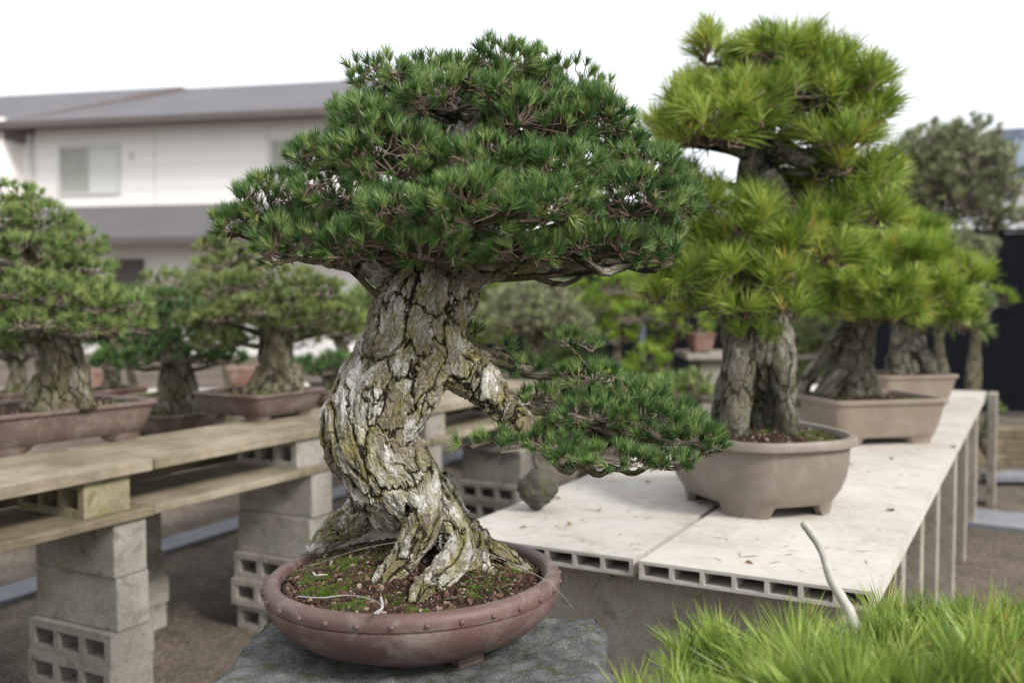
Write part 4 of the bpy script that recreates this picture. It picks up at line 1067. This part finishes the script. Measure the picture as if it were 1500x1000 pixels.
# pots on rear benches
def lone_pot(px, Y, z, lab, mat, a=.16, H=.16):
    b = P(px, 500, Y); t = empty('plant_pot', (b[0], b[1] , z), lab, 'pot', 'spare pots on the rear benches')
    pot(t, a, a * .8, 9, rect_prof(H, .03), M[mat], (0, 0, .015), .3, foot=(a - .05, a * .8 - .05, a * .5, .02, 0))
    soil_part(t, a - .03, a * .8 - .03, 9, .015 + H * .85, 0, (0, 0, 0), .3, grains=60, gr=.008, moss=0)
lone_pot(130, 8.0, .62, 'brick coloured empty pot behind the leftmost bonsai', 'pot_brick', .22, .17)
lone_pot(365, 8.6, .62, 'brown empty pot behind the square bonsai pot', 'pot_brick', .2, .15)
lone_pot(1026, 9.45, .86, 'reddish empty pot on the rear bench left of the big pine', 'pot_brick', .125, .17)

# fence
ya, yb = 13.2, 11.6
fa = np.array([-.6, ya, GZ]); fb = np.array([9.5, yb, GZ])
def fence(fa, fb, h, lab):
    L = np.linalg.norm(fb - fa); an = math.atan2(fb[1] - fa[1], fb[0] - fa[0])
    t = empty('board_fence', fa, lab, 'fence', rz=an)
    m = MB(); x = 0; rg = np.random.default_rng(3)
    while x < L:
        m.box(x + .001, x + .180, -.012 + rg.random() * .004, .012, .08, h - .03 + rg.random() * .01); x += .18
    m.obj('boards', M['fence'], t)
    m = MB(); m.box(-.02, L + .02, -.045, .045, h - .02, h + .03); m.obj('top_rail', M['fence'], t)
    k = int(L / 1.8)
    for i in range(k + 1):
        m = MB(); xx = i * L / k; m.box(xx - .03, xx + .03, .014, .07, 0, h - .021); m.obj('post', M['fence'], t)
    return t
fence(fa, fb, 2.28, 'tall black board fence at the back of the yard')
m = MB(); m.box(-.03, .03, -.03, .03, 0, 1.6); q = P(941, 500, 10.6)
tag(m.obj('metal_post', M['fence_post'], loc=(q[0], q[1], GZ), bevel=.004), 'slim grey blue post standing before the black fence', 'post')

# timber and blocks piled at the right edge
q = onz(1478, 700, GZ)
m = MB(); m.box(-.5, .8, 0, .5, 0, .10); tag(m.obj('timber_beam', M['plank_dark'], loc=(q[0], q[1] + .6, GZ), rz=-.15, bevel=.01), 'dark timber lying on the gravel at the right edge', 'timber', 'timbers piled by the fence')
m = MB(); m.box(-.5, .8, 0, .35, 0, .12); tag(m.obj('timber_beam', M['plank_dark'], loc=(q[0], q[1] + .66, GZ + .102), rz=-.1, bevel=.01), 'lighter timber on top of the dark one at the right edge', 'timber', 'timbers piled by the fence')
m = MB(); m.box(-.45, .8, 0, .25, 0, .09); tag(m.obj('timber_beam', M['plank_dark'], loc=(q[0] + .1, q[1] + .72, GZ + .224), rz=-.2, bevel=.01), 'topmost short timber of the pile before the black fence', 'timber', 'timbers piled by the fence')
q = onz(1485, 712, GZ); m = MB(); m.box(-.18, .3, 0, .2, 0, .06)
tag(m.obj('stone_slab', M['path'], loc=(q[0], q[1], GZ + .03), bevel=.01), 'pale blue grey stone lying on the paving at the right edge', 'stone')

# ------------------------------------------------------------------ LEFT HOUSE
ux = np.array([.974, -.225, 0]); ux /= np.linalg.norm(ux); uy = np.array([-ux[1], ux[0], 0]); HR = math.atan2(ux[1], ux[0])
H0 = P(250, 430, 25.)                       # a point on the facade
O = np.array([H0[0], H0[1], GZ])
def hx(px):                                 # facade coordinate under a picture column
    d = ray(px, 430); A_ = np.array([[ux[0], -d[0]], [ux[1], -d[1]]]); s, t = np.linalg.solve(A_, -O[:2]); return s
def hzz(px, py, off=0):
    s = hx(px); q = O + ux * s + uy * off; d = ray(px, py); return CAM[2] + d[2] / d[1] * q[1] - GZ
house = empty('house', O, 'long two storey pale house with a dark slate roof behind the left trees', 'house', rz=HR)
xl, xr = hx(36), hx(735)
ze = hzz(250, 184)                          # eave underside
m = MB(); m.box(xl, xr, 0, 7, 0, ze + .05); m.obj('wall', M['white_wall'], house)
xw0, xw1 = hx(-420), xl
m = MB(); m.box(xw0, xw1 - .002, -.7, 6.5, 0, ze + .25); m.obj('wing_wall', M['white_wall'], house)
# shadow gap lines of the siding
zr = hzz(250, 126, 3.5)
def gable(x0, x1, y0, y1, z0, z1, th=.16):
    ym = (y0 + y1) / 2; m = MB()
    pr_ = [(y0, z0), (ym, z1), (y1, z0), (y1, z0 - th), (ym, z1 - th * 1.2), (y0, z0 - th)]
    V = [(x, y, z) for x in (x0, x1) for y, z in pr_]
    m.add(V, [tuple(range(5, -1, -1)), tuple(range(6, 12))] + [(i, (i + 1) % 6, 6 + (i + 1) % 6, 6 + i) for i in range(6)])
    return m
rf = gable(xl - 1.0, xr + .6, -.75, 7.75, ze + .12, zr).obj('roof', M['roof'], house)
m = MB(); m.box(xl - .2, xr + .6, -.83, -.751, ze - .06, ze + .10); m.obj('gutter', M['trim'], house)
# wing roof with a hipped right end
x0, x1 = xw0 - .6, hx(14); zq = hzz(90, 186, -1.4) ; zri = hzz(178, 127, 3.0)
y0, y1, ym = -1.45, 7.4, 3.0; xh = hx(178)
V = [(x0, y0, zq), (x1, y0, zq), (x0, y1, zq), (x1 + 5, y1, zq), (x0, ym, zri), (xh, ym, zri), (x0, y0, zq - .15), (x1, y0, zq - .15), (x0, y1, zq - .15), (x1 + 5, y1, zq - .15)]
m = MB(); m.add(V, [(0, 1, 5, 4), (3, 2, 4, 5), (6, 7, 1, 0), (0, 4, 2, 8, 6), (6, 8, 9, 7)]); m.obj('wing_roof', M['roof'], house)
m = MB(); m.add([V[1], V[3], V[5], V[7], V[9]], [(0, 1, 2), (0, 3, 4, 1)]); m.obj('hip_slope', M['roof_brown'], house)
# pent roof between the storeys
z1 = hzz(250, 300); z0 = hzz(250, 353, -1.3); xa, xb = hx(-400), hx(640)
m = MB(); V = [(x, y, z) for x in (xa, xb) for y, z in ((0, z1), (0, z1 - .25), (-1.3, z0 - .06), (-1.3, z0 + .1))]
V = [(x, y if y else -.003, z) for x, y, z in V]
m.add(V, [(3, 2, 1, 0), (4, 5, 6, 7), (0, 1, 5, 4), (1, 2, 6, 5), (2, 3, 7, 6), (3, 0, 4, 7)])
for ob_ in [m.obj('pent_roof', M['roof'], house)]: pass
m = MB(); m.box(xa, xb, -1.36, -1.301, z0 - .08, z0 + .06); m.obj('pent_gutter', M['trim'], house)
def window(pxa, pxb, pya, pyb, split=.5, c1='curtain2', c2='curtain', parent=house):
    a, b = hx(pxa), hx(pxb); zt_, zb_ = hzz((pxa + pxb) / 2, pya), hzz((pxa + pxb) / 2, pyb)
    mm = MB(); t_ = .06
    mm.box(a - t_, b + t_, -.05, -.003, zt_, zt_ + t_); mm.box(a - t_, b + t_, -.05, -.003, zb_ - t_, zb_); mm.box(a - t_, a, -.05, -.003, zb_, zt_); mm.box(b, b + t_, -.05, -.003, zb_, zt_)
    xm = a + (b - a) * split; mm.box(xm - .025, xm + .025, -.045, -.003, zb_, zt_)
    w_ = mm.obj('window', M['sash'], parent)
    m1 = MB(); m1.box(a, xm - .026, -.02, -.004, zb_, zt_); m1.obj('pane', M[c1], w_)
    m1 = MB(); m1.box(xm + .026, b, -.028, -.004, zb_, zt_); m1.obj('pane', M[c2], w_)
window(94, 178, 217, 282)
window(402, 452, 207, 262, .5, 'curtain2', 'curtain2')
m = MB(); a, b = hx(160), hx(212); m.box(a, b, -.1, -.003, 0, hzz(186, 380)); m.obj('door', M['trim'], house)
m = MB(); xx = hx(197); z_ = hzz(197, 228); m.box(xx - .05, xx + .05, -.06, -.003, z_ - .09, z_ + .09); m.obj('vent', M['sash'], house)
m = MB()
for k_ in range(1, 30):
    zz = z1 + .1 + k_ * .3
    if zz < ze - .1: m.box(xl + .05, xr - .05, -.006, .004, zz, zz + .010)
m.obj('siding_courses', M['sash'], house)
m = MB(); m.box(hx(52) - .04, hx(52) + .04, -.14, -.06, 0.0, ze - .07); m.obj('downpipe', M['sash'], house)
for px in (230, 395):
    m = MB(); xx = hx(px); m.box(xx - .012, xx + .012, -.012, -.0025, z1 + .01, ze - .1); m.obj('siding_joint', M['sash'], house)

# ------------------------------------------------------------------ RIGHT HOUSES
def tile_house(px0, px1, pyr, pye, pyw, Y, lab, depth=5, ov=.5, rz=0):
    a = P(px0, pye, Y); b = P(px1, pye, Y); zt_ = P(px0, pye, Y)[2] - GZ; zr_ = P(px0, pyr, Y + 1.6)[2] - GZ
    t = empty('tiled_house', (a[0], a[1], GZ), lab, 'house', 'houses beyond the black fence', rz=rz)
    L = b[0] - a[0]
    m = MB(); m.box(ov, L - .4, ov, depth, 0, zt_ - .02); m.obj('wall', M['white_wall'], t)
    r = gable(0, L, 0, depth + .5, zt_ + .1, zr_ + .1, .12).obj('roof', M['tile'], t)
    mm = MB(); k = int(L / .28)
    s = (zr_ - zt_) / ((depth + .5) / 2)
    for i in range(k):
        x = .1 + i * .28; th = math.atan(s)
        pts, rr = np.array([(x, .0, zt_ + .11), (x, (depth + .5) / 2, zr_ + .11)]), [.045, .045]
        v_, f_, b_ = sweep(pts, rr, 6, 1); mm.add(v_, f_)
    mm.obj('roof_tiles', M['tile'], t)
    m = MB(); m.box(-.05, L + .05, (depth + .5) / 2 - .12, (depth + .5) / 2 + .12, zr_ + .08, zr_ + .3); m.obj('ridge', M['tile'], t)
tile_house(1458, 1800, 203, 258, 300, 18, 'pale house with a blue grey tiled roof at the far right edge', rz=-.44)
tile_house(1160, 1380, 262, 272, 340, 19, 'low cream house half hidden behind the big pine', rz=-.22)
